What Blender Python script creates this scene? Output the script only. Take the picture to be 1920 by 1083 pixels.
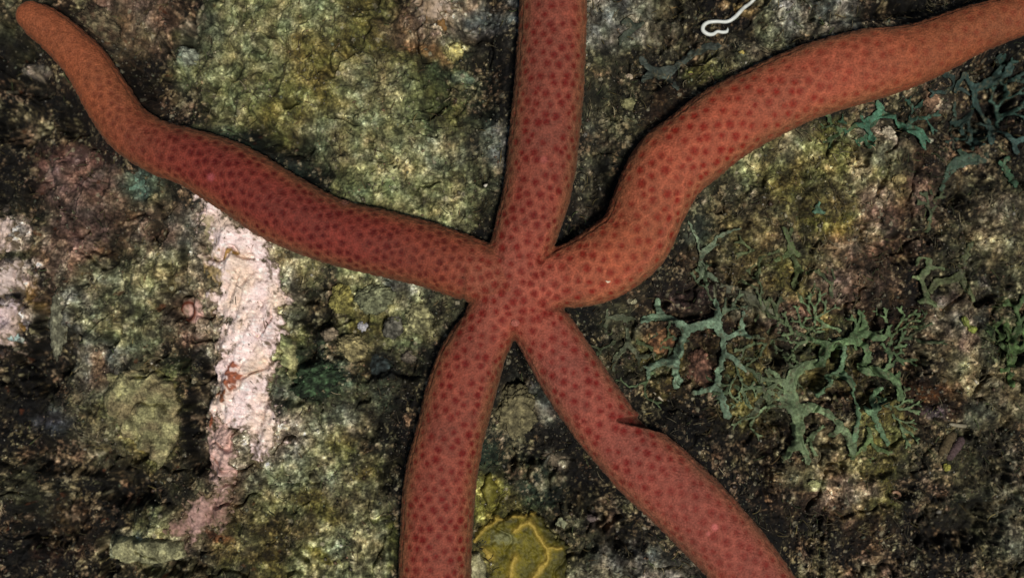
import bpy, math, random
import numpy as np
from mathutils import Vector, Euler, kdtree

# ------------------------------------------------------------------ camera, sky, sun, exposure
S = 0.30/1920.0            # metres per photo pixel on the plane of the sea star
D = 2600.0                 # camera height in the same pixels
scene = bpy.context.scene
for o in list(bpy.data.objects): bpy.data.objects.remove(o)

cam_d = bpy.data.cameras.new('camera'); cam = bpy.data.objects.new('camera', cam_d)
scene.collection.objects.link(cam); scene.camera = cam
cam.location = (0, 0, D*S); cam.rotation_euler = (0, 0, 0)
cam_d.sensor_width = 36; cam_d.lens = 36*D/1920.0
cam_d.clip_start = 0.01; cam_d.clip_end = 50
cam_d.dof.use_dof = True; cam_d.dof.focus_distance = (D+8)*S; cam_d.dof.aperture_fstop = 4.4

SUN_EL, SUN_AZ = 72.0, -52.0        # azimuth in the picture plane, degrees from +x
world = bpy.data.worlds.new('World'); scene.world = world; world.use_nodes = True
wn = world.node_tree; bg = wn.nodes['Background']
sky = wn.nodes.new('ShaderNodeTexSky'); sky.sky_type = 'NISHITA'; sky.sun_disc = False
sky.sun_elevation = math.radians(SUN_EL); sky.sun_rotation = math.radians(90-SUN_AZ)
wn.links.new(sky.outputs[0], bg.inputs[0]); bg.inputs[1].default_value = 0.05

sd = bpy.data.lights.new('sun', 'SUN'); sun = bpy.data.objects.new('sun', sd); scene.collection.objects.link(sun)
sd.energy = 5.0; sd.angle = math.radians(11); sd.color = (1.0, 0.93, 0.82)
_d = Vector((math.cos(math.radians(SUN_EL))*math.cos(math.radians(SUN_AZ)),
             math.cos(math.radians(SUN_EL))*math.sin(math.radians(SUN_AZ)), math.sin(math.radians(SUN_EL))))
sun.rotation_euler = _d.to_track_quat('Z', 'Y').to_euler(); sun.location = _d*1.0

scene.view_settings.view_transform = 'Standard'; scene.view_settings.look = 'None'
scene.view_settings.gamma = 1.0; scene.view_settings.exposure = -0.53
scene.render.engine = 'CYCLES'

# ------------------------------------------------------------------ helpers
rng = np.random.default_rng(7); random.seed(7)
F0 = 1 + 60.0/D
def lin(c):
    c = np.asarray(c, float)/255.0
    return np.where(c <= 0.04045, c/12.92, ((c+0.055)/1.055)**2.4)
def sstep(a, b, x):
    t = np.clip((x-a)/(b-a), 0, 1); return t*t*(3-2*t)
_perm = {}
def perm(seed):
    if seed not in _perm:
        p = np.random.default_rng(seed+1000).permutation(256); _perm[seed] = np.concatenate([p, p]).astype(np.int32)
    return _perm[seed]
def hsh(ix, iy, seed):
    p = perm(seed); return p[(p[ix & 255] + (iy & 255)) & 511]
def rnd(ix, iy, seed, k=0):
    h = hsh(ix, iy, seed); p = perm(seed+k+1); return (p[h] + p[(p[h]+k*7) & 255]/256.0)/256.0
def noise(x, y, scale, seed=0):
    x = x/scale + seed*17.3; y = y/scale + seed*9.1
    fx = np.floor(x); fy = np.floor(y); ix = fx.astype(np.int32); iy = fy.astype(np.int32)
    x = x-fx; y = y-fy
    u = x*x*x*(x*(x*6-15)+10); v = y*y*y*(y*(y*6-15)+10)
    def g(jx, jy, dx, dy):
        a = hsh(jx, jy, seed)*(2*np.pi/256.0); return np.cos(a)*dx+np.sin(a)*dy
    n00 = g(ix, iy, x, y); n10 = g(ix+1, iy, x-1, y); n01 = g(ix, iy+1, x, y-1); n11 = g(ix+1, iy+1, x-1, y-1)
    return 1.5*((n00*(1-u)+n10*u)*(1-v)+(n01*(1-u)+n11*u)*v)
def fbm(x, y, scale, seed=0, oct=4, rough=0.5):
    r = 0; a = 1.0; t = 0
    for i in range(oct):
        r = r + a*noise(x, y, scale, seed+i); t += a; a *= rough; scale *= 0.5
    return r/t*1.4
def worley(x, y, scale, seed=0):
    """distance to the nearest cell point, its gap to the second, and one random per cell"""
    x = x/scale; y = y/scale; fx = np.floor(x).astype(np.int32); fy = np.floor(y).astype(np.int32)
    f1 = np.full(x.shape, 9.0); f2 = np.full(x.shape, 9.0); cid = np.zeros(x.shape)
    for dx in (-1, 0, 1):
        for dy in (-1, 0, 1):
            cx = fx+dx; cy = fy+dy
            px = cx+rnd(cx, cy, seed, 0); py = cy+rnd(cx, cy, seed, 1)
            d = np.hypot(px-x, py-y); r = rnd(cx, cy, seed, 2)
            nw = d < f1
            f2 = np.where(nw, f1, np.minimum(f2, d)); cid = np.where(nw, r, cid); f1 = np.where(nw, d, f1)
    return f1, f2-f1, cid
def make_mesh(name, V, F, col=None, smooth=True):
    """V (n,3) in pixels, F (m,3) or (m,4) index array"""
    me = bpy.data.meshes.new(name); V = np.asarray(V, float)*S; F = np.asarray(F, np.int32)
    me.vertices.add(len(V)); me.vertices.foreach_set('co', V.astype(np.float32).ravel())
    k = F.shape[1]
    me.loops.add(F.size); me.loops.foreach_set('vertex_index', F.ravel())
    me.polygons.add(len(F)); me.polygons.foreach_set('loop_start', np.arange(0, F.size, k, dtype=np.int32))
    if smooth: me.polygons.foreach_set('use_smooth', np.ones(len(F), bool))
    me.update(calc_edges=True)
    if col is not None: set_col(me, col)
    return me
def set_col(me, col):
    a = me.color_attributes.new('Col', 'FLOAT_COLOR', 'POINT')
    c = np.ones((len(me.vertices), 4), np.float32); c[:, :3] = col; a.data.foreach_set('color', c.ravel())
def link(name, me, mat=None, parent=None, loc=None):
    o = bpy.data.objects.new(name, me); scene.collection.objects.link(o)
    if mat: me.materials.append(mat)
    if parent: o.parent = parent
    return o
def recentre(o, cx, cy, cz):
    """put a thing's origin at its base without moving it (pixels)"""
    v = Vector((cx*S, cy*S, cz*S)); me = o.data
    a = np.empty(len(me.vertices)*3, np.float32); me.vertices.foreach_get('co', a)
    a = a.reshape(-1, 3)-np.array(v, np.float32); me.vertices.foreach_set('co', a.ravel()); me.update()
    o.location = v
def tag(o, label=None, cat=None, group=None, kind=None):
    if label: o['label'] = label
    if cat: o['category'] = cat
    if group: o['group'] = group
    if kind: o['kind'] = kind
    return o
def grid_faces(nx, ny):
    i = np.arange(nx*ny).reshape(ny, nx)
    return np.stack([i[:-1, :-1], i[:-1, 1:], i[1:, 1:], i[1:, :-1]], -1).reshape(-1, 4)
def W(px, py, z):
    f = 1-z/D; return (px-960)*f, (541.5-py)*f, z
def spline(pts, step=6.0):
    P = np.array(pts, float); out = []
    Q = np.vstack([2*P[0]-P[1], P, 2*P[-1]-P[-2]])
    for i in range(1, len(Q)-2):
        n = max(2, int(np.hypot(*(Q[i+1]-Q[i])[:2])/step)); t = np.linspace(0, 1, n, endpoint=False)[:, None]
        a, b, c, d = Q[i-1], Q[i], Q[i+1], Q[i+2]
        out.append(0.5*((2*b)+(-a+c)*t+(2*a-5*b+4*c-d)*t*t+(-a+3*b-3*c+d)*t**3))
    out.append(P[-1:]); return np.vstack(out)

# ------------------------------------------------------------------ materials
def mat_attr(name, rough=0.75, spec=0.3, n_scale=2.2, n_amt=0.35, bump=0.5, bump_scale=4.0, bdist=1.2, sheen=0.0, sheen_tint=(1, 0.8, 0.6), sss=0.0, granules=False):
    m = bpy.data.materials.new(name); m.use_nodes = True; nt = m.node_tree; N = nt.nodes; L = nt.links
    b = N['Principled BSDF']
    at = N.new('ShaderNodeAttribute'); at.attribute_name = 'Col'
    tc = N.new('ShaderNodeTexCoord')
    n1 = N.new('ShaderNodeTexNoise'); n1.inputs['Scale'].default_value = 1/(n_scale*S*2); n1.inputs['Detail'].default_value = 3
    L.new(tc.outputs['Object'], n1.inputs['Vector'])
    mr = N.new('ShaderNodeMapRange'); mr.inputs[1].default_value = 0.3; mr.inputs[2].default_value = 0.7
    mr.inputs[3].default_value = 1-n_amt; mr.inputs[4].default_value = 1+n_amt
    L.new(n1.outputs['Fac'], mr.inputs[0])
    mx = N.new('ShaderNodeVectorMath'); mx.operation = 'SCALE'
    L.new(at.outputs['Color'], mx.inputs[0]); L.new(mr.outputs[0], mx.inputs['Scale'])
    L.new(mx.outputs[0], b.inputs['Base Color'])
    n2 = N.new('ShaderNodeTexNoise'); n2.inputs['Scale'].default_value = 1/(bump_scale*S*2); n2.inputs['Detail'].default_value = 4; n2.inputs['Roughness'].default_value = 0.65
    L.new(tc.outputs['Object'], n2.inputs['Vector'])
    bp = N.new('ShaderNodeBump'); bp.inputs['Strength'].default_value = bump; bp.inputs['Distance'].default_value = bdist*S*2
    L.new(n2.outputs['Fac'], bp.inputs['Height']); L.new(bp.outputs[0], b.inputs['Normal'])
    if granules:
        vo = N.new('ShaderNodeTexVoronoi'); vo.inputs['Scale'].default_value = 1/(4.6*S); L.new(tc.outputs['Object'], vo.inputs['Vector'])
        b2 = N.new('ShaderNodeBump'); b2.invert = True; b2.inputs['Strength'].default_value = 0.7; b2.inputs['Distance'].default_value = 1.6*S
        L.new(vo.outputs['Distance'], b2.inputs['Height']); L.new(bp.outputs[0], b2.inputs['Normal']); L.new(b2.outputs[0], b.inputs['Normal'])
    b.inputs['Roughness'].default_value = rough; b.inputs['Specular IOR Level'].default_value = spec
    if sheen:
        b.inputs['Sheen Weight'].default_value = sheen; b.inputs['Sheen Roughness'].default_value = 0.45
        b.inputs['Sheen Tint'].default_value = (*sheen_tint, 1)
    if sss:
        b.inputs['Subsurface Weight'].default_value = sss; b.inputs['Subsurface Radius'].default_value = (1, .35, .2)
        b.inputs['Subsurface Scale'].default_value = 10*S
    return m
M_rock = mat_attr('encrusted_rock', rough=0.85, spec=0.25, n_scale=2.0, n_amt=0.45, bump=0.8, bump_scale=3.0, bdist=1.6)
M_crust = mat_attr('coralline_crust', rough=0.8, spec=0.2, n_scale=2.0, n_amt=0.12, bump=0.7, bump_scale=3.0, bdist=1.3)
M_star = mat_attr('sea_star_skin', rough=0.7, spec=0.18, n_scale=1.5, n_amt=0.34, bump=0.6, bump_scale=2.0, bdist=0.8, granules=True, sheen=0.06, sheen_tint=(1, 0.75, 0.5))
M_alga = mat_attr('algal_frond', rough=0.7, spec=0.3, n_scale=1.5, n_amt=0.3, bump=0.5, bump_scale=2.5, bdist=0.8)
M_grain = mat_attr('sand_grain', rough=0.5, spec=0.5, n_scale=1.5, n_amt=0.2, bump=0.3)
M_worm = mat_attr('pale_worm_skin', rough=0.4, spec=0.5, n_scale=3, n_amt=0.06, bump=0.15, bump_scale=2)
M_sponge = mat_attr('sponge_skin', rough=0.65, spec=0.3, n_scale=2.0, n_amt=0.22, bump=0.6, bump_scale=3.0, bdist=1.2)

# ------------------------------------------------------------------ the sea star's skeleton: x, y (photo px), half width, height
ARMS = {
 'A': [(955,545,60,2),(920,520,58,2),(868,500,60,0),(798,476,61,-2),(715,455,62,-2),(625,433,62,-2),(532,392,67,-4),(442,336,65,-8),(368,300,56,-12),(305,279,51,-18),(270,262,49,-22),(233,232,47,-26),(198,178,46,-32),(160,118,42,-38),(108,66,38,-44),(70,38,33,-46),(58,30,28,-46)],
 'B': [(960,545,60,2),(968,500,58,2),(976,462,57,2),(990,420,61,2),(1008,355,64,1),(1020,260,66,0),(1030,150,66,0),(1038,-10,63,-2),(1040,-200,58,-6),(1020,-420,48,-14),(985,-620,34,-24),(970,-690,24,-30)],
 'C': [(965,545,60,2),(1005,532,56,2),(1045,522,57,2),(1100,508,66,2),(1150,481,71,2),(1192,443,70,2),(1220,377,70,2),(1252,318,74,2),(1296,280,73,2),(1358,232,72,2),(1430,193,70,0),(1522,152,69,-4),(1622,123,68,-8),(1720,100,57,-16),(1820,58,47,-24),(1898,32,41,-30),(1990,0,36,-36),(2080,-22,28,-42),(2125,-30,22,-44)],
 'D': [(960,548,60,2),(985,580,56,2),(1015,612,55,2),(1060,685,60,2),(1108,758,61,2),(1158,822,61,2),(1212,872,69,2),(1292,946,70,2),(1362,1021,68,1),(1418,1090,65,0),(1500,1200,58,-4),(1560,1320,46,-12),(1590,1420,32,-24),(1600,1470,22,-30)],
 'E': [(955,548,60,2),(930,590,55,2),(910,625,54,2),(890,660,60,2),(868,720,65,2),(845,810,65,2),(826,900,68,1),(818,1000,68,0),(816,1083,68,0),(825,1200,62,-4),(850,1330,50,-12),(880,1440,36,-24),(892,1490,26,-30)],
}
ARM = {}
for k, p in ARMS.items():
    q = spline(p, 6.0); ds = np.r_[0, np.cumsum(np.hypot(*(np.diff(q[:, :2], axis=0).T)))]
    ARM[k] = np.column_stack([q, ds])              # px,py,hw,z,s   (photo px)
def arm_world(a):
    x, y, z = W(a[:, 0], a[:, 1], a[:, 3]); f = 1-a[:, 3]/D
    return np.column_stack([x, y, z, a[:, 2]*f, a[:, 4]])
ARMW = {k: arm_world(a) for k, a in ARM.items()}
ALLW = np.vstack([ARMW[k] for k in 'ABCDE'])

# ------------------------------------------------------------------ the reef rock: colour regions and relief
PAL = {'K': (23, 19, 12), 'B': (56, 41, 26), 'P': (100, 80, 66), 'D': (64, 63, 44), 'G': (124, 126, 85), 'O': (92, 87, 44),  # K is black turf, and also painted shade for hollows and dim corners
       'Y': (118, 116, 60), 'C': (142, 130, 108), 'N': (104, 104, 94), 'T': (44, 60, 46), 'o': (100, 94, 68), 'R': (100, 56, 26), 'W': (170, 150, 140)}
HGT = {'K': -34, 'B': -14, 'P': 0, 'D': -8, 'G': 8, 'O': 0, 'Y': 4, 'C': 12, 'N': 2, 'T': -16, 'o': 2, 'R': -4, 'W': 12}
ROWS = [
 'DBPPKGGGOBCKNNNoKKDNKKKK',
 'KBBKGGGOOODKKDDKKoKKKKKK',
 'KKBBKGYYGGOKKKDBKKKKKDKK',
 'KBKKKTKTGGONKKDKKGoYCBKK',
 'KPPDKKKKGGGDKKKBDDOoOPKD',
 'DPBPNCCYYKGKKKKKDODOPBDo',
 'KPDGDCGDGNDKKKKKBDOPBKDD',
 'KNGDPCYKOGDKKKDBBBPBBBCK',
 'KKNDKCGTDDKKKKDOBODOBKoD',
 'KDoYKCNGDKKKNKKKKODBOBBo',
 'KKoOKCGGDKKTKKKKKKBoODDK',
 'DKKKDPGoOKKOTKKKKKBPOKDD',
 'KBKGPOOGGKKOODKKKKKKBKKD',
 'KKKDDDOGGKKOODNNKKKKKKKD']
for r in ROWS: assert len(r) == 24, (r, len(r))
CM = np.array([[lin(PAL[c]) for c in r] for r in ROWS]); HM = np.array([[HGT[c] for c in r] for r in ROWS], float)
def lookup(G, x, y):
    u = np.clip((x-40)/80.0, 0, 22.999); v = np.clip((y-40)/80.0, 0, 12.999)
    i = u.astype(int); j = v.astype(int); fu = u-i; fv = v-j
    fu = fu*fu*(3-2*fu); fv = fv*fv*(3-2*fv)
    if G.ndim == 3: fu = fu[..., None]; fv = fv[..., None]
    return (G[j, i]*(1-fu)+G[j, i+1]*fu)*(1-fv)+(G[j+1, i]*(1-fu)+G[j+1, i+1]*fu)*fv
# hollows: x, y, rx, ry, tilt deg, depth
PITS = [(545,196,13,11,0,22),(492,90,12,10,0,10),(700,20,50,25,10,14),(525,268,70,24,18,34),(595,318,30,30,40,30),(255,150,16,50,-28,34),(350,60,14,34,0,24),(330,28,26,20,0,18),
 (30,150,60,20,8,30),(25,225,55,42,0,34),(120,215,26,40,0,18),(40,90,40,22,0,16),(880,45,38,50,20,20),(815,200,24,22,30,16),(925,180,20,60,10,16),(905,330,20,26,0,16),
 (148,436,16,14,0,18),(186,470,22,10,0,14),(298,436,20,22,40,22),(352,465,9,36,8,20),(318,492,6,20,8,12),(150,520,22,18,0,18),(80,590,28,50,0,32),(75,690,46,60,0,34),(212,632,14,22,20,24),(348,575,22,28,0,24),
 (345,690,12,30,0,26),(392,692,15,28,0,34),(366,770,22,60,8,26),(370,860,26,34,0,22),(140,860,110,36,5,22),(235,920,60,40,0,30),(90,980,70,60,0,26),(250,860,40,12,-25,16),(190,1050,16,46,0,30),(330,1066,80,18,0,20),
 (590,590,34,34,0,22),(560,670,34,40,0,26),(575,560,22,18,0,16),(712,690,26,24,0,20),(665,665,60,12,10,12),(635,600,20,10,0,12),(720,610,14,30,0,12),(770,690,22,24,0,22),(560,735,34,22,-20,22),(690,800,28,34,20,16),(735,870,18,60,8,26),(720,1010,22,50,0,18),
 (960,690,30,60,0,30),(945,860,26,40,0,20),(1000,860,46,16,-15,18),(1125,940,60,46,25,30),(1180,1000,40,40,30,24),(1110,640,14,40,-30,16),
 (1095,420,40,20,-35,12),(1118,350,20,50,10,20),(1120,60,16,30,0,10),(1245,20,40,24,0,20),(1235,75,26,26,0,22),(1285,80,24,26,0,20),(1225,155,24,14,0,16),(1310,105,24,12,-25,14),
 (1640,25,120,18,-6,32),(1500,60,50,20,-25,18),(1860,100,70,26,-12,34),(1880,190,44,60,0,26),(1830,240,30,30,0,24),(1680,205,40,10,-20,16),(1690,235,16,20,0,14),
 (1232,560,24,20,0,20),(1255,593,60,8,0,16),(1260,470,26,46,10,20),(1330,492,14,10,0,16),(1368,515,6,14,0,16),(1392,532,18,7,10,18),(1372,565,16,14,0,14),(1388,610,14,14,0,16),
 (1240,640,50,34,0,14),(1315,680,36,52,0,20),(1245,700,40,10,-12,14),(1215,760,50,34,25,24),(1490,525,9,20,0,26),(1510,505,8,8,0,10),
 (1520,705,30,30,0,26),(1563,660,9,14,0,26),(1567,703,11,5,0,18),(1600,680,12,20,0,14),(1625,735,30,26,0,28),(1655,735,12,20,0,18),(1450,665,16,22,0,20),(1525,655,12,10,20,16),(1540,820,40,16,0,16),(1565,735,22,12,0,18),(1455,790,16,26,0,14),(1430,820,60,40,30,20),
 (1850,562,22,14,-15,28),(1875,520,34,20,0,14),(1700,650,36,70,0,24),(1690,470,30,30,0,20),(1780,360,34,24,0,16),(1880,645,10,34,0,16),(1905,670,16,14,0,18),
 (1880,890,22,50,0,20),(1690,920,30,20,0,18),(1790,985,90,50,0,28),(1640,880,30,14,0,14),(1750,760,10,10,0,8),(1815,812,14,10,0,16)]
# tinted growths, a few with shade painted in (dark pit, dim right edge): x,y,rx,ry,tilt,colour,strength
TINT = [(560,330,60,40,20,(34,46,38),.7),(825,180,60,80,20,(52,74,44),.5),(900,230,30,110,5,(40,54,38),.6),(470,160,60,30,0,(104,112,70),.5),(560,690,60,50,0,(40,58,40),.5),(330,700,30,30,0,(70,84,50),.5),(220,760,40,30,0,(84,92,50),.5),(700,360,80,30,10,(110,118,72),.5),(1650,300,60,40,20,(70,84,48),.5),(1560,640,80,50,0,(58,74,42),.5),(1890,650,40,70,0,(48,66,36),.6),(870,150,22,16,0,(104,122,104),.5),(850,96,18,16,0,(186,176,110),.9),(820,20,42,30,0,(176,158,140),.8),(905,40,50,30,0,(112,120,118),.6),(760,60,50,30,10,(130,108,84),.5),(800,95,50,16,20,(120,84,46),.5),
 (580,90,40,40,0,(100,84,30),.5),(620,180,80,40,0,(112,102,56),.4),(640,260,100,60,0,(118,116,80),.4),(700,150,70,50,0,(120,122,96),.4),(820,285,50,50,0,(130,132,104),.5),(590,235,60,30,0,(134,134,96),.5),(380,60,60,50,0,(92,100,84),.4),(350,105,20,16,0,(140,150,130),.7),
 (225,60,60,60,0,(90,78,56),.6),(120,290,90,26,0,(92,62,56),.6),(130,330,80,50,0,(120,92,84),.7),(150,420,60,60,0,(104,82,76),.5),(45,125,40,12,5,(120,112,100),.7),(255,345,40,26,0,(96,120,104),.6),(300,310,10,10,0,(60,80,60),.4),
 (20,440,30,30,0,(196,176,166),.9),(18,520,36,26,0,(186,168,164),.9),(15,590,34,32,0,(190,172,176),.9),(14,632,14,12,0,(170,200,190),.9),(45,560,16,50,0,(140,112,60),.6),(30,480,40,14,0,(90,90,60),.6),
 (300,430,18,14,0,(58,32,20),.6),(185,475,28,10,0,(66,42,26),.6),(345,425,14,14,0,(136,126,110),.6),(370,510,60,60,0,(130,118,80),.5),(205,540,80,50,0,(120,120,92),.5),(110,560,16,60,0,(112,112,92),.6),
 (265,600,60,60,0,(118,116,84),.4),(160,700,40,50,0,(104,100,84),.5),(185,690,20,40,0,(110,74,48),.5),(90,790,40,30,0,(70,74,84),.5),
 (600,470,60,30,0,(128,126,88),.4),(545,500,30,26,0,(150,136,96),.6),(600,720,56,42,0,(32,56,38),.8),(585,700,40,26,0,(34,66,44),.6),(712,690,30,28,0,(30,38,40),.8),(640,700,30,30,0,(56,76,56),.6),(700,740,50,30,0,(84,92,70),.5),
 (530,820,60,50,0,(168,152,138),.7),(380,560,40,60,0,(150,136,112),.6),(390,450,30,60,0,(150,138,120),.6),(545,560,30,60,0,(150,142,120),.5),(620,790,70,40,0,(132,130,106),.6),(640,830,20,26,0,(124,112,40),.5),(560,880,90,50,0,(110,116,92),.4),(690,930,60,30,0,(150,148,112),.5),(680,1010,60,80,0,(128,126,94),.5),(510,1000,90,60,0,(60,52,24),.7),(600,950,60,16,30,(90,82,26),.7),(610,1040,40,12,30,(96,88,24),.8),(740,1010,20,60,0,(70,74,24),.7),
 (250,1020,70,18,0,(160,158,122),.7),(460,1010,50,20,0,(136,130,86),.5),(400,1000,30,10,20,(100,46,20),.6),(100,1040,50,30,0,(60,30,18),.5),(90,1000,30,40,0,(70,56,30),.5),
 (970,770,40,48,0,(112,106,76),.6),(1110,300,30,100,10,(112,110,88),.3),(1090,400,20,20,0,(90,86,80),.3),(1340,130,60,26,-20,(112,112,60),.6),(1390,110,50,40,0,(104,98,84),.4),(1478,30,30,40,0,(130,126,118),.6),(1400,15,20,16,0,(176,150,96),.7),(1355,8,14,10,0,(190,160,110),.8),(1440,50,30,40,0,(120,124,96),.5),(1255,60,40,40,0,(50,48,46),.4),
 (1420,280,40,30,0,(130,124,80),.6),(1470,330,70,40,0,(92,88,44),.5),(1600,330,26,40,20,(176,164,120),.6),(1660,245,16,14,0,(176,164,138),.6),(1550,370,60,40,0,(76,68,30),.6),(1745,190,20,18,0,(140,108,88),.6),(1740,205,30,26,0,(96,70,54),.5),(1785,190,40,30,0,(96,84,70),.5),(1810,340,40,20,0,(100,90,66),.5),
 (1640,370,40,26,0,(104,84,76),.6),(1660,400,40,20,0,(98,72,64),.6),(1430,430,60,50,0,(110,92,68),.4),(1400,510,40,30,0,(124,108,72),.5),(1300,430,40,30,0,(60,70,58),.5),(1545,420,60,20,0,(84,78,26),.6),(1640,445,26,16,0,(104,96,60),.5),(1590,460,50,24,0,(130,104,84),.6),(1600,530,80,40,0,(98,80,66),.5),(1525,590,26,20,0,(96,50,40),.5),(1545,600,20,20,0,(120,112,60),.5),(1880,400,50,40,0,(116,104,84),.5),(1850,440,50,40,0,(112,104,78),.5),
 (1248,640,30,20,20,(130,96,68),.8),(1225,640,16,14,0,(150,130,90),.6),(1320,700,20,20,0,(118,88,72),.7),(1290,560,60,30,0,(70,58,60),.5),(1410,575,60,30,0,(92,94,74),.5),
 (1815,640,20,20,0,(170,140,120),.7),(1820,690,20,40,0,(148,140,100),.7),(1848,560,16,10,0,(16,18,26),.6),(1840,600,20,12,0,(60,74,70),.6),(1780,560,16,12,0,(140,122,112),.6),(1850,530,16,10,0,(130,118,108),.6),(1895,600,30,40,0,(66,80,44),.5),(1740,730,60,20,0,(90,54,24),.5),(1650,720,20,30,0,(60,80,56),.4),(1650,800,60,30,0,(118,118,66),.5),
 (1520,890,60,26,0,(140,130,92),.5),(1590,920,60,26,0,(128,110,92),.6),(1525,905,24,12,0,(160,164,110),.7),(1600,870,50,24,0,(130,122,80),.4),(1755,770,30,20,0,(100,84,88),.6),(1870,720,50,40,0,(112,98,74),.5),(1900,960,24,120,0,(96,94,80),.5),(1840,770,30,40,0,(84,92,78),.5),
 (915,925,30,40,0,(112,106,34),.7),(1040,900,30,14,0,(100,98,76),.6),(1040,862,30,16,0,(110,100,84),.7),(1150,985,16,22,0,(112,96,80),.6),(1110,980,16,10,0,(110,98,96),.6),(1110,1075,50,14,0,(140,136,110),.6)]
def ell(x, y, cx, cy, rx, ry, rot):
    a = math.radians(rot); dx = x-cx; dy = y-cy
    return np.hypot((dx*math.cos(a)+dy*math.sin(a))/rx, (-dx*math.sin(a)+dy*math.cos(a))/ry)
def near(x, y, cx, cy, r):
    return np.nonzero((np.abs(x-cx) < r) & (np.abs(y-cy) < r))[0]
def star_field(x, y):
    """world px -> (distance to nearest arm axis / half width, axis height, half width) coarse"""
    q = np.full(x.shape, 9.0); z = np.zeros(x.shape); h = np.ones(x.shape)
    A = ALLW[::3]
    for i0 in range(0, len(x), 60000):
        xs = x[i0:i0+60000, None]; ys = y[i0:i0+60000, None]
        d = np.hypot(xs-A[None, :, 0], ys-A[None, :, 1])/A[None, :, 3]
        j = d.argmin(1); q[i0:i0+60000] = d[np.arange(len(j)), j]; z[i0:i0+60000] = A[j, 2]; h[i0:i0+60000] = A[j, 3]
    return q, z, h
def rock_height(x, y, fine=True, under=True):
    """height of the rock (px) at photo coordinates x,y (flat arrays)"""
    x = np.asarray(x, float).ravel(); y = np.asarray(y, float).ravel()
    wx = fbm(x, y, 70, 11, 3)*30; wy = fbm(x, y, 70, 21, 3)*30
    h = -47 + 0.9*lookup(HM, x+wx, y+wy)
    h += -38*sstep(560, 0, x)*sstep(500, 100, y) - 22*sstep(500, 60, x) - 34*sstep(1500, 1950, x)*sstep(500, 60, y) - 14*sstep(1650, 1900, x)
    h += 14*fbm(x, y, 210, 31, 2)
    left = sstep(640, 520, x+wx)
    # the left of the rock is cut into ribs that run down the picture
    h += left*(21*fbm(x+0.22*y, y*0.22, 46, 41, 3)+8*fbm(x*0.9+0.5*y, y*0.3, 20, 44, 2))
    f1, g, c = worley(x+wx*.5, y+wy*.5, 44, 5); h += 15*(0.5-f1)+9*(c-0.5)
    f1, g, c = worley(x+wx, y+wy, 105, 7); h += 22*(0.45-f1)
    r = np.abs(fbm(x+.4*wx, y+.4*wy, 120, 301, 3)); h -= 24*(1-sstep(0.0, 0.085, r))*sstep(-.3, .3, noise(x, y, 90, 305))
    for (cx, cy, rx, ry, rot, dep) in PITS:
        i = near(x, y, cx, cy, 2.0*max(rx, ry))
        if len(i) == 0: continue
        e = ell(x[i]+wx[i]*.35, y[i]+wy[i]*.35, cx, cy, rx, ry, rot)
        h[i] -= 1.75*dep*(1-sstep(0.55, 1.2, e+.18*noise(x[i], y[i], 12, 77)))
    if fine:
        h += 9.0*fbm(x, y, 26, 51, 4, 0.65)
        f1, g, c = worley(x+1.5*noise(x, y, 7, 3), y+1.5*noise(x, y, 7, 4), 13, 6); h += 7.5*(0.55-f1*f1)*(0.1+1.5*c)
        f1, g, c = worley(x, y, 6.5, 8); h += 5.0*(0.5-f1)*(0.1+1.8*c)
    if under:
        X = (x-960)*F0; Y = (541.5-y)*F0
        q, sz, sh = star_field(X, Y)
        base = sz-0.27*sh
        m2 = 1-sstep(1.15, 2.0, q); h = h*(1-m2)+np.maximum(h, base-14+0.35*(h+60))*m2
        m = 1-sstep(0.98, 1.22, q)
        tgt = base-1.0 - 4*np.exp(-((q-1.02)/0.08)**2)
        h = np.where(m > 0, h*(1-m)+np.minimum(h*0.35+tgt*0.65, tgt+2)*m, h)
        h = np.where(q < 1.0, np.minimum(h, base+1.0), h)
    return h
def hue_a(x, y): return fbm(x, y, 64, 161, 2)
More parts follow.
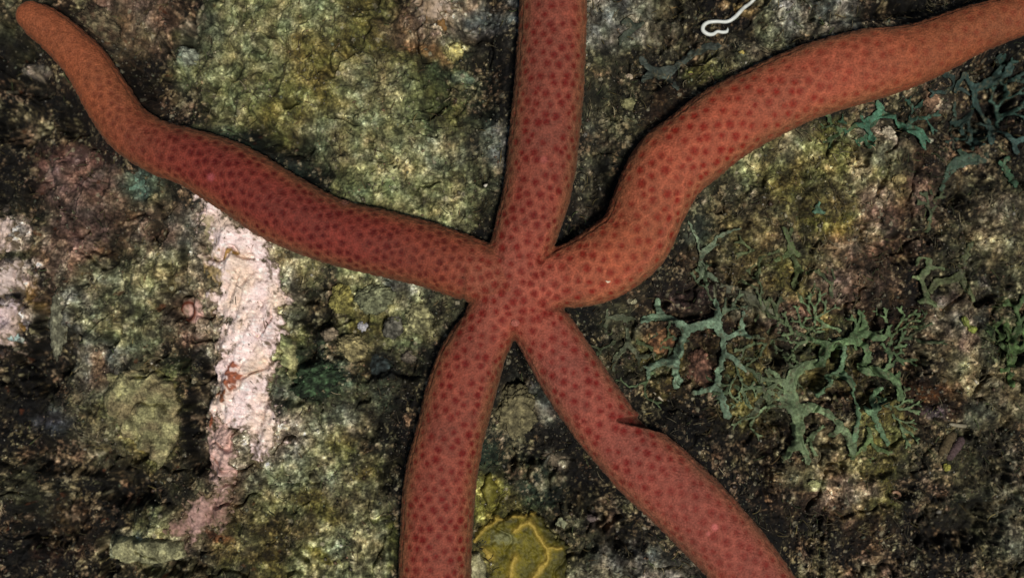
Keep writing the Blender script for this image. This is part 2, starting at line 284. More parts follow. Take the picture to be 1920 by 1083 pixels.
def rock_colour(x, y, h):
    x = x.ravel(); y = y.ravel()
    wx = fbm(x, y, 60, 61, 4, .6)*36; wy = fbm(x, y, 60, 71, 4, .6)*36
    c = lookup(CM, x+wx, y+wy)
    for (cx, cy, rx, ry, th_) in ((465, 610, 95, 270, .12), (8, 530, 75, 150, .1), (800, 20, 80, 60, .2)):      # flakes of the same pink crust round the large patches
        m = ((1-sstep(.55, 1.15, ell(x, y, cx, cy, rx, ry, 4)))*sstep(th_, th_+.4, fbm(x, y, 21, 171, 4, .65)))[:, None]*.85; c = c*(1-m)+lin((184, 164, 150))*m
    for (cx, cy, rx, ry, rot, col, s) in TINT:
        i = near(x, y, cx, cy, 2.2*max(rx, ry))
        if len(i) == 0: continue
        e = ell(x[i]+wx[i]*.55, y[i]+wy[i]*.55, cx, cy, rx, ry, rot)
        m = (s*(1-sstep(0.5, 1.35, e)))[:, None]; c[i] = c[i]*(1-m)+lin(col)*m
    # granular growth: every grain has its own tone
    a = fbm(x, y, 34, 81, 3); b = fbm(x, y, 90, 91, 3)
    f1, g1, c1 = worley(x+2*noise(x, y, 8, 13), y+2*noise(x, y, 8, 14), 15, 16)
    f2, g2, c2 = worley(x, y, 7.0, 17); f3, g3, c3 = worley(x, y, 4.2, 19)
    t = 0.5*(c1-.5)+0.9*(c2-.5)+0.75*(c3-.5)+0.8*a+0.45*b+0.6*fbm(x, y, 15, 95, 3)
    t = t-0.55*np.clip(0.22-g2, 0, 1)/0.22*0.5
    lumi = 1.16*np.exp(1.45*t*(1-0.2*sstep(1000,700,x)*sstep(480,300,y)))*0.82
    dark = sstep(0.25, 0.75, fbm(x, y, 50, 101, 4, .65)+0.25*fbm(x, y, 9, 105, 2)) # patches of dark turf
    c = c*lumi[:, None]
    # black turf and painted shade of hollows, lighter tufts and grains in it
    m0 = (c/lumi[:, None]).mean(1); dk = (1-sstep(0.015, 0.085, m0))[:, None]
    tt_ = 0.85*fbm(x, y, 19, 141, 5, .75)+0.7*(c2-.5)+.5*(c3-.5)+0.85*fbm(x, y, 100, 147, 3)-.06
    k1 = sstep(-.02, .95, tt_)[:, None]; tone = lin((104, 96, 70))*(1-sstep(-.4, .4, hue_a(x, y))[:, None])+lin((96, 78, 60))*sstep(-.4, .4, hue_a(x, y))[:, None]
    c = c*(1-dk)+dk*(c*0.42+tone*k1*1.05*np.exp(1.3*(c3-.5)+1.1*(c2-.5)+.9*fbm(x, y, 9, 157, 2))[:, None])
    t3 = sstep(.25, .85, fbm(x, y, 12, 151, 4, .7))[:, None]*(1-dk); c = c*(1-.72*t3)
    gm = c.mean(1, keepdims=True); ds = 0.04+0.26*sstep(0.08, 0.30, gm); c = c*(1-ds)+gm*ds*np.array([1.06, 1.0, 0.80])
    turf = lin((30, 27, 18)); c = c*(1-0.75*dark[:, None])+turf*0.75*dark[:, None]
    # hue drift: olive, brown, grey
    hue = fbm(x, y, 42, 111, 3); hue2 = fbm(x, y, 26, 121, 3)
    c[:, 0] *= np.exp(0.20*hue+0.06*hue2); c[:, 2] *= np.exp(-0.12*hue+0.14*hue2)
    f4, g4, c4 = worley(x+40, y+40, 19, 23)              # scattered bright shell fragments
    spark = (c4 > 0.90) & (f4 < 0.10+0.16*rnd(np.floor(x/19).astype(int), np.floor(y/19).astype(int), 29))
    amt = sstep(-0.9, 0.4, b)
    c = np.where(spark[:, None], c*(1-.75*amt[:, None])+.75*amt[:, None]*lin((142, 136, 114)), c)
    rust = (1-sstep(0.0, 0.2, 0.80-fbm(x, y, 30, 131, 3)))[:, None]*sstep(700, 300, x)[:, None]
    c = c*(1-.6*rust)+lin((84, 44, 22))*.6*rust
    return np.clip(c, 0.0015, 0.8)

def axis_samples(lo, hi, step, far):
    core = np.arange(lo, hi+step, step); out = []; d = step; p = core[-1]
    while p < hi+far: d = d*1.07; p = p+d; out.append(p)
    ext = np.array(out)-core[-1]
    return np.r_[core[0]-ext[::-1], core, core[-1]+ext]
print('seabed...')
gx = axis_samples(-40, 1960, 1.6, 14000); gy = axis_samples(-40, 1123, 1.6, 14000)
GX, GY = np.meshgrid(gx, gy); X = GX.ravel(); Y = GY.ravel()
Z = rock_height(X, Y)
# beyond the picture the reef swells and dips
far = sstep(0, 900, np.maximum(np.maximum(-X, X-1920), np.maximum(-Y, Y-1083)))
Z = Z+far*(fbm(X, Y, 420, 201, 4)*70*(np.minimum(1, far)))
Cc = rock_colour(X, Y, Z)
V = np.column_stack([(X-960)*F0, (541.5-Y)*F0, Z])
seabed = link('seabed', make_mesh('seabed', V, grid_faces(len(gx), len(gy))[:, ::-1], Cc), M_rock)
tag(seabed, kind='structure', label='rough reef rock grown over with olive, brown and dark turf')
print('seabed verts', len(V))
def P3(x, y, dz=0.0, smooth=True):
    """pixel point on the rock -> world px"""
    h = float(rock_height(np.array([x]), np.array([y]), fine=not smooth)[0])
    return (x-960)*F0, (541.5-y)*F0, h+dz

# ------------------------------------------------------------------ the sea star
print('sea star...')
def tube(path, sides=40, ky=0.80):
    """path world px x,y,z,r ; flattened tube with round ends"""
    P = path[:, :3]; R = path[:, 3]; T = np.gradient(P[:, :2], axis=0); T /= np.linalg.norm(T, axis=1)[:, None]+1e-9
    Nn = np.column_stack([-T[:, 1], T[:, 0]])
    rings = []; th = np.linspace(0, 2*np.pi, sides, endpoint=False)
    def ring(p, n, r):
        zz = np.sin(th)*r*ky; zz = np.where(zz < -0.30*r, -0.30*r+(zz+0.30*r)*0.3, zz)
        return np.column_stack([p[0]+n[0]*np.cos(th)*r, p[1]+n[1]*np.cos(th)*r, p[2]+zz])
    for i in range(len(P)): rings.append(ring(P[i], Nn[i], R[i]))
    for a in np.linspace(0.15, 1.5, 8):                       # rounded tip
        p = P[-1].copy(); p[:2] += T[-1]*R[-1]*math.sin(a); rings.append(ring(p, Nn[-1], R[-1]*math.cos(a)))
    pre = []
    for a in np.linspace(1.5, 0.15, 6):
        p = P[0].copy(); p[:2] -= T[0]*R[0]*math.sin(a); pre.append(ring(p, Nn[0], R[0]*math.cos(a)))
    rings = pre+rings; n = len(rings); V = np.vstack(rings); F = []
    for i in range(n-1):
        for j in range(sides):
            k = (j+1) % sides; F.append((i*sides+j, i*sides+k, (i+1)*sides+k, (i+1)*sides+j))
    F = [tuple(f) for f in F]+[tuple(range(sides))[::-1], tuple((n-1)*sides+j for j in range(sides))]
    return V, F
allV = []; allF = []; off = 0
for k in 'ABCDE':
    v, f = tube(ARMW[k][::1]); allV.append(v); allF += [tuple(i+off for i in q) for q in f]; off += len(v)
# central disc, low dome
th = np.linspace(0, 2*np.pi, 48, endpoint=False); ph = np.linspace(-np.pi/2, np.pi/2, 20)
cx, cy, cz = W(962, 545, 2); v = []
for p in ph:
    for t in th:
        r = 84*(1-0.0*math.cos(5*t)); zz = 50*math.sin(p); zz = max(zz, -30)
        v.append((cx+r*math.cos(p)*math.cos(t), cy+r*math.cos(p)*math.sin(t), cz+zz))
v = np.array(v); f = [(i*48+j, i*48+(j+1) % 48, (i+1)*48+(j+1) % 48, (i+1)*48+j) for i in range(19) for j in range(48)]
f += [tuple(range(48))[::-1], tuple(19*48+j for j in range(48))]
allV.append(v); allF += [tuple(i+off for i in q) for q in f]
tmp = bpy.data.meshes.new('tmp'); tmp.from_pydata([tuple(p) for p in np.vstack(allV)*0.01], [], allF); tmp.update()
to = bpy.data.objects.new('tmp', tmp); scene.collection.objects.link(to)
md = to.modifiers.new('r', 'REMESH'); md.mode = 'VOXEL'; md.voxel_size = 0.024; md.adaptivity = 0
ms = to.modifiers.new('s', 'SMOOTH'); ms.factor = 0.5; ms.iterations = 14
dg = bpy.context.evaluated_depsgraph_get(); ev = to.evaluated_get(dg); sm = bpy.data.meshes.new_from_object(ev)
bpy.data.objects.remove(to)
nv = len(sm.vertices); co = np.empty(nv*3, np.float32); sm.vertices.foreach_get('co', co); co = co.reshape(-1, 3).astype(float)*100
no = np.empty(nv*3, np.float32); sm.vertices.foreach_get('normal', no); no = no.reshape(-1, 3).astype(float)
print('star verts', nv)
# nearest arm, position along it and across it
AA = []; 
for ai, k in enumerate('ABCDE'):
    a = ARMW[k]; t = np.gradient(a[:, :2], axis=0); t /= np.linalg.norm(t, axis=1)[:, None]
    AA.append(np.column_stack([a, t, np.full(len(a), ai)]))
AA = np.vstack(AA)     # x y z hw s tx ty arm
q = np.empty(nv); J = np.empty(nv, int)
for i0 in range(0, nv, 40000):
    d = np.hypot(co[i0:i0+40000, 0:1]-AA[None, :, 0], co[i0:i0+40000, 1:2]-AA[None, :, 1])/AA[None, :, 3]
    j = d.argmin(1); J[i0:i0+40000] = j; q[i0:i0+40000] = d[np.arange(len(j)), j]
arm = AA[J, 7].astype(int); s = AA[J, 4]+((co[:, 0]-AA[J, 0])*AA[J, 5]+(co[:, 1]-AA[J, 1])*AA[J, 6]); hw = AA[J, 3]
lat = (-(co[:, 0]-AA[J, 0])*AA[J, 6]+(co[:, 1]-AA[J, 1])*AA[J, 5])/hw
alen = np.array([ARMW[k][-1, 4] for k in 'ABCDE'])[arm]
PX = 960+co[:, 0]/(1-co[:, 2]/D); PY = 541.5-co[:, 1]/(1-co[:, 2]/D)
# papular spots, hexagonal rows round every arm
SP = []; SR = []
sp_gap = {'A': 20, 'B': 22, 'C': 24.5, 'D': 23.5, 'E': 22}
for ai, k in enumerate('ABCDE'):
    a = ARMW[k]; gap = sp_gap[k]; ss = 74.0; row = 0
    t = np.gradient(a[:, :2], axis=0); t /= np.linalg.norm(t, axis=1)[:, None]
    while ss < a[-1, 4]-20:
        x, y, z, r = [np.interp(ss, a[:, 4], a[:, i]) for i in range(4)]; tx = np.interp(ss, a[:, 4], t[:, 0]); ty = np.interp(ss, a[:, 4], t[:, 1])
        per = r*0.9; nsp = int(round(math.pi*per/gap)); 
        for j in range(nsp):
            thh = (j+0.5*(row % 2)+0.25+rng.normal(0, 0.12))/nsp*math.pi
            so = rng.normal(0, 0.14)*gap
            if rng.random() < 0.06: continue
            px_, py_ = x-ty*math.cos(thh)*r+tx*so, y+tx*math.cos(thh)*r+ty*so
            SP.append((px_, py_, z+math.sin(thh)*r*0.8)); SR.append(rng.uniform(0.22, 0.38)*gap*(1-0.15*abs(math.cos(thh))))
        ss += gap*0.84; row += 1
for i in range(40):                                           # disc
    a_ = i*2.39996; r_ = 11.5*math.sqrt(i+.5)
    sx_, sy_ = cx+r_*math.cos(a_)+rng.normal(0, 2.8), cy+r_*math.sin(a_)+rng.normal(0, 2.8)
    sz_ = co[np.hypot(co[:, 0]-sx_, co[:, 1]-sy_) < 4, 2]
    if len(sz_) and sz_.max() > 8: SP.append((sx_, sy_, float(sz_.max()))); SR.append(rng.uniform(5.5, 8.5))
SP = np.array(SP); SR = np.array(SR)
kd = kdtree.KDTree(len(SP))
for i, p in enumerate(SP): kd.insert(p, i)
kd.balance()
d1 = np.full(nv, 99.0); gapd = np.full(nv, 99.0); r1 = np.ones(nv)
for i in np.nonzero(no[:, 2] > -0.35)[0]:
    f = kd.find_n(co[i], 2); d1[i] = f[0][2]; gapd[i] = f[1][2]-f[0][2]; r1[i] = SR[f[0][1]]
edge_n = noise(co[:, 0]+co[:, 2], co[:, 1]-co[:, 2]*.7, 5.0, 33)*2.2+noise(co[:, 0], co[:, 1]+co[:, 2], 2.6, 34)*1.2
spot = 0.62*(1-sstep(-2.6, 2.8, d1+edge_n-r1))+0.38*(1-sstep(-1.5, 2.5, d1+edge_n-r1*0.45))
net = 1-sstep(0.0, 6.5, gapd+1.5*noise(co[:,0],co[:,1],6,44))
up = np.clip(no[:, 2], 0, 1); side = np.abs(lat)
# relief: spots slightly sunken, plates between them raised, a groove above the margin
disp = -0.9*spot+0.35*net+1.0*fbm(co[:, 0], co[:, 1], 60, 301, 2)
gn = sstep(-0.25, 0.35, noise(s, arm*300.0, 120, 35)+0.15)
disp -= 1.9*np.exp(-((side-0.90)/0.025)**2)*gn*(no[:, 2] > 0)
disp += (1.5*noise(s, lat*hw+co[:, 2], 8, 36)+.9*noise(s, co[:, 2], 4.5, 38))*sstep(0.8, 1.0, side)
# crease where arm A leaves the disc, and the notch on the lower right arm
def seg_d(x, y, ax, ay, bx, by):
    vx, vy = bx-ax, by-ay; t = np.clip(((x-ax)*vx+(y-ay)*vy)/(vx*vx+vy*vy), 0, 1)
    return np.hypot(x-ax-t*vx, y-ay-t*vy), t
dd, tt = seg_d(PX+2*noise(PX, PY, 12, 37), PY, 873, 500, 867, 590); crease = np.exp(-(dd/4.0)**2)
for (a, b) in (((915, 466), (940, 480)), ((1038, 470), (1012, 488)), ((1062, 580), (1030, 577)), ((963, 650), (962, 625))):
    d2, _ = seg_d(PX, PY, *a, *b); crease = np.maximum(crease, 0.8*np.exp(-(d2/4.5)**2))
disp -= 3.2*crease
dn, tn = seg_d(PX, PY, 1160, 788, 1252, 789); wn_ = 4+17*tn
notch = (1-sstep(0.7, 1.15, dn/wn_))*(arm == 3)
co2 = co+no*disp[:, None]; co2[:, 2] -= 24*notch*(0.45+0.55*tn); co2[:, :2] -= (co[:, :2]-AA[J, :2])/hw[:, None]*(15*notch*tn)[:, None]
# skin colours (sRGB as they look) per arm: back, side, spot
pal = {0: ((124, 50, 42), (112, 66, 44), (82, 14, 14)), 1: ((134, 68, 56), (112, 72, 50), (104, 26, 20)), 2: ((164, 84, 64), (128, 80, 54), (132, 38, 24)),
       3: ((148, 77, 67), (126, 78, 58), (118, 36, 32)), 4: ((140, 70, 58), (112, 72, 48), (108, 28, 24))}
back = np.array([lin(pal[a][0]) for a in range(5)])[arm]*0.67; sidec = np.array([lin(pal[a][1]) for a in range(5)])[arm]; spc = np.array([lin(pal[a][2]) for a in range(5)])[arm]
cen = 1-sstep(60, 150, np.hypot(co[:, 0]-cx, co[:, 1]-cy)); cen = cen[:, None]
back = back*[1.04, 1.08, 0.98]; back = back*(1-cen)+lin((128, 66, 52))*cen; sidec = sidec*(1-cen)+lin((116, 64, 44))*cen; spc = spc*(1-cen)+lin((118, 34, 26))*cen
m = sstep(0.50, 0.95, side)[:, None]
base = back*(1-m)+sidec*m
hue = fbm(PX, PY, 110, 311, 2)[:, None]
orange = lin((128, 71, 45))
tip = np.where(arm == 0, sstep(620, 900, s), np.where(arm == 2, sstep(720, 1000, s), 0.0))
tip = np.maximum(tip, 0.55*np.where(arm == 2, np.exp(-((s-250)/110)**2), 0)*(lat > -0.5))
tip = np.maximum(tip, np.where(arm == 0, 0.35*(1-sstep(90, 330, s)), 0))[:, None]
base = base*(1-tip)+orange*tip*(0.85+0.15*up[:, None])
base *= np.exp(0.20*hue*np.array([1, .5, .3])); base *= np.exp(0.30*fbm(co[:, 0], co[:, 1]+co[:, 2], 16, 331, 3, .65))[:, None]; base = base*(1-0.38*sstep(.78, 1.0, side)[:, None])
spot_k = spot*np.where(arm == 3, 1-0.35*sstep(330, 520, s), 1)*np.where(arm == 2, 1-0.45*sstep(500, 760, s), 1)*np.where(arm == 0, 1-0.35*sstep(600, 800, s)-0.4*sstep(860, 960, s), 1)*(1-0.55*sstep(0.72, 0.98, side))
spot_k = np.clip(spot_k*(1.0+0.4*noise(co[:, 0], co[:, 1], 55, 40))*(1+0.45*noise(co[:, 0]+co[:, 2], co[:, 1], 4.5, 43)), 0, 1)[:, None]
sc = spc*np.array([.78, .46, .42])*(1-0.5*tip)+orange*0.30*tip
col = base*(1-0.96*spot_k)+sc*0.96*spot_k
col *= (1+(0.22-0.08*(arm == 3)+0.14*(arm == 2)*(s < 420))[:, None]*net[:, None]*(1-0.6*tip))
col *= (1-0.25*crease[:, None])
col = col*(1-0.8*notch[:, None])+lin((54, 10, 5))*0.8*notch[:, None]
# little pale scars and pores
for (x_, y_, r_, c_) in ((1340,988,8,(196,110,104)),(1328,1000,5,(180,100,92)),(648,378,8,(150,98,84)),(902,497,5,(150,80,60)),(395,332,9,(150,74,78)),(868,520,4,(40,8,6)),(1020,300,9,(150,80,72))):
    e = (1-sstep(0.3, 1.2, np.hypot(PX-x_, PY-y_)/r_))[:, None]*(no[:, 2:3] > 0.1); col = col*(1-.7*e)+lin(c_)*.7*e
star_root = bpy.data.objects.new('sea_star', None); scene.collection.objects.link(star_root)
star_root.location = (cx*S, cy*S, -30*S); star_root.empty_display_size = 0.01
tag(star_root, 'big red and orange five armed sea star with dark red spots spread over the rock', 'sea star')
sm.vertices.foreach_set('co', ((co2-np.array([cx, cy, -30]))*S).astype(np.float32).ravel()); sm.update()
sm.polygons.foreach_set('use_smooth', np.ones(len(sm.polygons), bool)); sm.name = 'body'
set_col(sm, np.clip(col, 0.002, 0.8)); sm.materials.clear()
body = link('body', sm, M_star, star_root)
def blob(name, cx_, cy_, cz_, rx, ry, rz, rot, colf, mat, parent=None, sub=4, lump=0.15, seed=0, lscale=None, off=None):
    """irregular rounded lump; colf(local unit pts)->linear colours"""
    import bmesh
    bm = bmesh.new(); bmesh.ops.create_icosphere(bm, subdivisions=sub, radius=1.0)
    v = np.array([w.co[:] for w in bm.verts]); F = np.array([[w.index for w in f.verts] for f in bm.faces]); bm.free()
    R = max(rx, ry); ls = lscale or 0.8
    n = fbm(v[:, 0]*1+v[:, 2]*.6, v[:, 1]-v[:, 2]*.5, ls, 400+seed, 4, .55)+0.7*noise(v[:, 0]+v[:, 2], v[:, 1], ls*.25, 405+seed)+0.4*noise(v[:, 0]+v[:, 2], v[:, 1]-v[:, 2], ls*.1, 406+seed)
    v2 = v*(1+lump*n)[:, None]
    a = math.radians(-rot); x = v2[:, 0]*rx; y = v2[:, 1]*ry; z = v2[:, 2]*rz
    P = np.column_stack([x*math.cos(a)-y*math.sin(a), x*math.sin(a)+y*math.cos(a), z])
    if off is not None: P = P+np.array(off)
    me = make_mesh(name, P, F, colf(v, P)); o = link(name, me, mat, parent)
    o.location = ((cx_)*S, (cy_)*S, cz_*S) if off is None else (0, 0, 0)
    return o
# madreporite: a pale sieve plate on the disc
mx_, my_, _ = W(966, 605, 46)
i = np.argmin(np.hypot(co2[:, 0]-mx_, co2[:, 1]-my_)-co2[:, 2]*0.02); mz = co2[(np.hypot(co2[:, 0]-mx_, co2[:, 1]-my_) < 6), 2].max()
mp = blob('madreporite', 0, 0, 0, 8, 7, 3.2, 0, lambda v, P: lin((148, 84, 72))*(1+0.3*noise(v[:, 0], v[:, 1], .3, 7))[:, None], M_star, star_root, 3, 0.12, 3, off=(mx_-cx, my_-cy, mz+30))
mp['label'] = 'small pale pink sieve plate on the disc'

# ------------------------------------------------------------------ sheets with an outline of their own: crusts and fronds
def solid_sheet(name, gxs, gys, inside, ztop, zbot, colr, mat, parent=None):
    """closed solid over the grid cells whose four corners are inside; photo px grid"""
    nx, ny = len(gxs), len(gys); X, Y = np.meshgrid(gxs, gys)
    ins = inside.reshape(ny, nx); cell = ins[:-1, :-1] & ins[:-1, 1:] & ins[1:, 1:] & ins[1:, :-1]
    idx = np.arange(nx*ny).reshape(ny, nx)
    Q = np.stack([idx[:-1, :-1], idx[1:, :-1], idx[1:, 1:], idx[:-1, 1:]], -1)[cell]
    used = np.unique(Q); mp = -np.ones(nx*ny, int); mp[used] = np.arange(len(used)); n = len(used)
    T = mp[Q]; B = T[:, ::-1]+n
    E = np.concatenate([T[:, [0, 1]], T[:, [1, 2]], T[:, [2, 3]], T[:, [3, 0]]]); key = E.min(1)*(n+1)+E.max(1)
    u, inv, cnt = np.unique(key, return_inverse=True, return_counts=True); b = E[cnt[inv] == 1]
    side = np.column_stack([b[:, 1], b[:, 0], b[:, 0]+n, b[:, 1]+n])
    return used, n, np.vstack([T, B, side])
def build_sheet(name, X, Y, used, n, F, zt, zb, c, mat, parent=None):
    x = (X.ravel()[used]-960)*F0; y = (541.5-Y.ravel()[used])*F0
    V = np.vstack([np.column_stack([x, y, zt]), np.column_stack([x, y, zb])])
    return link(name, make_mesh(name, V, F, np.vstack([c, c])), mat, parent)
def poly_sd(x, y, P):
    P = np.array(P, float); ins = np.zeros(x.shape, bool); d = np.full(x.shape, 1e9); n = len(P)
    for i in range(n):
        a = P[i]; b = P[(i+1) % n]; e, _ = seg_d(x, y, a[0], a[1], b[0], b[1]); d = np.minimum(d, e)
        c = ((a[1] > y) != (b[1] > y)) & (x < (b[0]-a[0])*(y-a[1])/(b[1]-a[1]+1e-12)+a[0]); ins ^= c
    return np.where(ins, d, -d)
def crust(name, P, thick, colf, mat, label, cat, ragged=17, step=1.6, rough=2.4, round_w=10, extra=None, group=None, rs=1, flat=0.0):
    P = np.array(P, float); x0, y0 = P.min(0)-22; x1, y1 = P.max(0)+22
    gxs = np.arange(x0, x1, step); gys = np.arange(y0, y1, step); X, Y = np.meshgrid(gxs, gys); x = X.ravel(); y = Y.ravel()
    d = poly_sd(x, y, P)+ragged*fbm(x, y, 26, 501+rs, 4, .6)*1.5+0.35*ragged*fbm(x, y, 7, 507+rs, 2)
    used, n, F = solid_sheet(name, gxs, gys, d > -5, None, None, None, mat)
    xu, yu, du = x[used], y[used], d[used]
    h0 = rock_height(xu, yu, fine=False); hf = rock_height(xu, yu)
    h0 = h0*(1-flat)+(h0.mean()+6)*flat; hf = hf*(1-flat)+h0*flat
    prof = np.where(du > 0, np.sqrt(np.clip(1-(1-np.clip(du/round_w, 0, 1))**2, 0, 1)), du*0.8)
    zt = (0.45*h0+0.55*hf)-2+prof*thick+rough*fbm(xu, yu, 11, 511+rs, 3, .6)*np.clip(prof, 0, 1)
    if extra is not None: zt = zt+extra(xu, yu, du)
    zb = np.minimum(h0, zt)-12
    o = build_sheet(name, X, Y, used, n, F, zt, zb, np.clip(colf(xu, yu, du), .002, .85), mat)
    c = P.mean(0); recentre(o, (c[0]-960)*F0, (541.5-c[1])*F0, float(h0.mean())-12)
    return tag(o, label, cat, group)
def c_pale(main, alt, spotc=(96, 84, 66), amt=1.0, stains=(), streak=True, sd=0):
    def f(x, y, d):
        c = np.ones((len(x), 3))*lin(main); a = sstep(-.5, .6, fbm(x, y, 55, 521+sd, 3))[:, None]; c = c*(1-a)+lin(alt)*a
        t = fbm(x*.45+y*.10, y*1.1-x*.3, 8, 531+sd, 3, .6) if streak else fbm(x, y, 8, 531+sd, 3, .6)
        c = c*np.exp(0.34*amt*t)[:, None]*np.exp(.25*amt*(worley(x, y, 5, 537+sd)[2]-.5))[:, None]
        pores = sstep(0.40, 0.72, fbm(x, y, 13, 541+sd, 4, .7)+.1*amt+.75*np.exp(-np.clip(d, 0, 99)/11))[:, None]*.8
        c = c*(1-pores)+lin(spotc)*pores
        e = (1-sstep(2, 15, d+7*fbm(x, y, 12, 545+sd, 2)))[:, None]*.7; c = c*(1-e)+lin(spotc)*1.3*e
        for (sx, sy, rx, ry, rot, cc) in stains:
            m = (1-sstep(.55, 1.15, ell(x+22*fbm(x, y, 18, 551, 4), y+22*fbm(x, y, 18, 553, 4), sx, sy, rx, ry, rot)))[:, None]*.9
            c = c*(1-m)+lin(cc)*m*np.exp(.5*noise(x, y, 6, 9))[:, None]
        return c
    return f
print('crusts...')
crust('coralline_crust', [(366,350),(400,372),(440,405),(480,432),(518,456),(508,486),(534,512),(524,534),(556,566),(532,586),(542,622),(512,648),(528,690),(506,722),(528,768),(522,800),(540,826),(512,838),(500,866),(480,858),(468,822),(444,800),(408,790),(386,764),(408,736),(396,700),(416,668),(402,636),(424,602),(392,572),(404,534),(376,500),(392,462),(366,420),(378,384)], 9,
      c_pale((236,214,212), (224,202,186), stains=[(442,702,12,26,22,(140,66,20)),(420,740,16,9,-20,(130,72,34)),(432,476,12,12,0,(140,104,20)),(400,520,24,34,0,(150,130,84)),(392,440,12,50,0,(150,140,110))]), M_crust,
      'long whitish pink encrusting patch with orange rust stains below the left arm', 'coralline crust', rs=1)
crust('coralline_crust', [(398,770),(440,800),(458,850),(452,890),(430,915),(400,905),(384,870),(386,820)], 11,
      c_pale((206,176,166), (196,160,150), amt=1.1, stains=[(392,790,8,20,0,(120,60,34))], sd=3), M_crust, 'pink encrusting patch joined to the foot of the long whitish patch', 'coralline crust', rs=2)
crust('coralline_crust', [(385,925),(425,915),(440,950),(410,990),(372,1012),(330,1006),(318,985),(345,950)], 8,
      c_pale((164,134,126), (150,118,106), amt=1.3, stains=[(400,1005,14,8,0,(100,44,18))], sd=5), M_crust, 'faded mauve encrusting patch above the cream slab at lower left', 'coralline crust', rs=3)
crust('coralline_crust', [(-60,400),(10,404),(30,430),(22,462),(-10,470),(-60,465)], 12, c_pale((198,180,172), (190,166,150), amt=1.2, sd=7), M_crust, 'pale pink patch at the left border, highest of the three there', 'coralline crust', rs=4, group='pale patches at the left border')
crust('coralline_crust', [(-60,495),(20,492),(46,510),(24,545),(-5,556),(-60,560)], 12, c_pale((196,180,174), (176,160,150), amt=1.2, sd=9), M_crust, 'greyish pink patch at the left border, middle of the three there', 'coralline crust', rs=5, group='pale patches at the left border')
crust('coralline_crust', [(-60,570),(14,562),(32,585),(28,625),(8,645),(-60,640)], 12, c_pale((200,184,188), (186,164,150), amt=1.2, stains=[(34,590,10,40,0,(150,116,60))], sd=11), M_crust, 'lilac white patch at the left border, lowest of the three there', 'coralline crust', rs=6, group='pale patches at the left border')
crust('coralline_crust', [(785,-30),(835,-20),(850,20),(832,50),(800,48),(776,20)], 8, c_pale((176,160,146), (150,128,100), amt=1.2, stains=[(830,50,20,12,0,(130,96,50))], sd=13), M_crust, 'small blurred peach coloured patch at the top edge left of the upright arm', 'coralline crust', rs=7)
def c_moss(a, b, amt=1.0, sd=0, dark=(50, 46, 28)):
    def f(x, y, d=None):
        k = sstep(-.5, .5, fbm(x, y, 40, 561+sd, 3))[:, None]; c = lin(a)*(1-k)+lin(b)*k
        t = .9*(worley(x, y, 6.5, 563+sd)[2]-.5)+.7*(worley(x, y, 12, 565+sd)[2]-.5)+.9*fbm(x, y, 24, 567+sd, 3)
        c = c*np.exp(.85*amt*t)[:, None]; p = sstep(.35, .7, fbm(x, y, 22, 569+sd, 4, .6))[:, None]*.6
        return c*(1-p)+lin(dark)*p
    return f
crust('rubble_slab', [(208,1008),(300,1004),(345,1015),(352,1040),(300,1058),(235,1056),(212,1050)], 24, c_moss((150,148,112), (124,124,94)), M_rock, 'cream and olive slab with a square left end at the bottom left', 'stone slab', ragged=4, rs=8, rough=4, round_w=7)
crust('mossy_rock', [(205,700),(270,690),(320,715),(338,760),(336,810),(322,850),(300,872),(268,850),(240,820),(215,790),(195,750)], 30, c_moss((130,128,92), (116,106,78), sd=2), M_rock, 'large olive green triangular rock left of the whitish pink patch', 'rock', ragged=6, rs=9, rough=5, round_w=34,)
crust('mossy_ledge', [(528,620),(545,630),(560,680),(562,712),(545,706),(528,670)], 17, c_moss((158,156,112), (130,136,96), sd=4), M_rock, 'narrow pale green ledge along the right side of the whitish pink patch', 'rock ledge', ragged=4, rs=10, rough=3)
crust('pebble', [(878,1028),(900,1026),(912,1050),(918,1120),(884,1125),(878,1070)], 24, c_moss((164,160,130), (140,136,100), sd=6, amt=.7), M_rock, 'upright cream pebble wedged between the bottom arm and the yellow sponge', 'pebble', ragged=3, rs=11, rough=3.5)

# the yellow sponge with its raised veins
VEINS = [[(966,988),(978,978),(992,970),(1000,982),(1012,1004),(1026,1020),(1026,1040),(1012,1060),(990,1086),(975,1130)],[(966,1036),(960,1054),(955,1080)],[(1026,1020),(1050,1022)],[(890,1008),(905,985),(930,968),(940,950)],[(905,1026),(918,1034)],[(930,968),(960,962),(1010,958)]]
def vein_f(x, y):
    v = np.zeros(len(x))
    for P, w in zip(VEINS, (6, 7, 4, 5, 10, 4)):
        for a, b in zip(P[:-1], P[1:]):
            d, _ = seg_d(x+3*noise(x, y, 14, 61), y+3*noise(x, y, 14, 62), *a, *b); v = np.maximum(v, np.exp(-(d/w)**2))
    return v
def sponge_col(x, y, d):
    v = vein_f(x, y)[:, None]; k = sstep(-.4, .5, fbm(x, y, 34, 571, 3))[:, None]
    c = lin((104, 96, 20))*(1-k)+lin((78, 75, 27))*k; c = c*np.exp(.4*fbm(x, y, 9, 573, 3))[:, None]
    g = (1-sstep(.5, 1.2, ell(x, y, 944, 1002, 26, 12, 10)+.5*fbm(x, y, 10, 577, 2)))[:, None]*.7; c = c*(1-g)+lin((120, 122, 84))*g
    dk = sstep(.3, .6, fbm(x, y, 20, 575, 3))[:, None]*.65; c = c*(1-dk)+lin((52, 50, 14))*dk
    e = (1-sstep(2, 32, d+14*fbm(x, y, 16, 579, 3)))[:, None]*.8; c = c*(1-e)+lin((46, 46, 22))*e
    return c*(1-v*.75)+lin((176, 152, 70))*v*.75
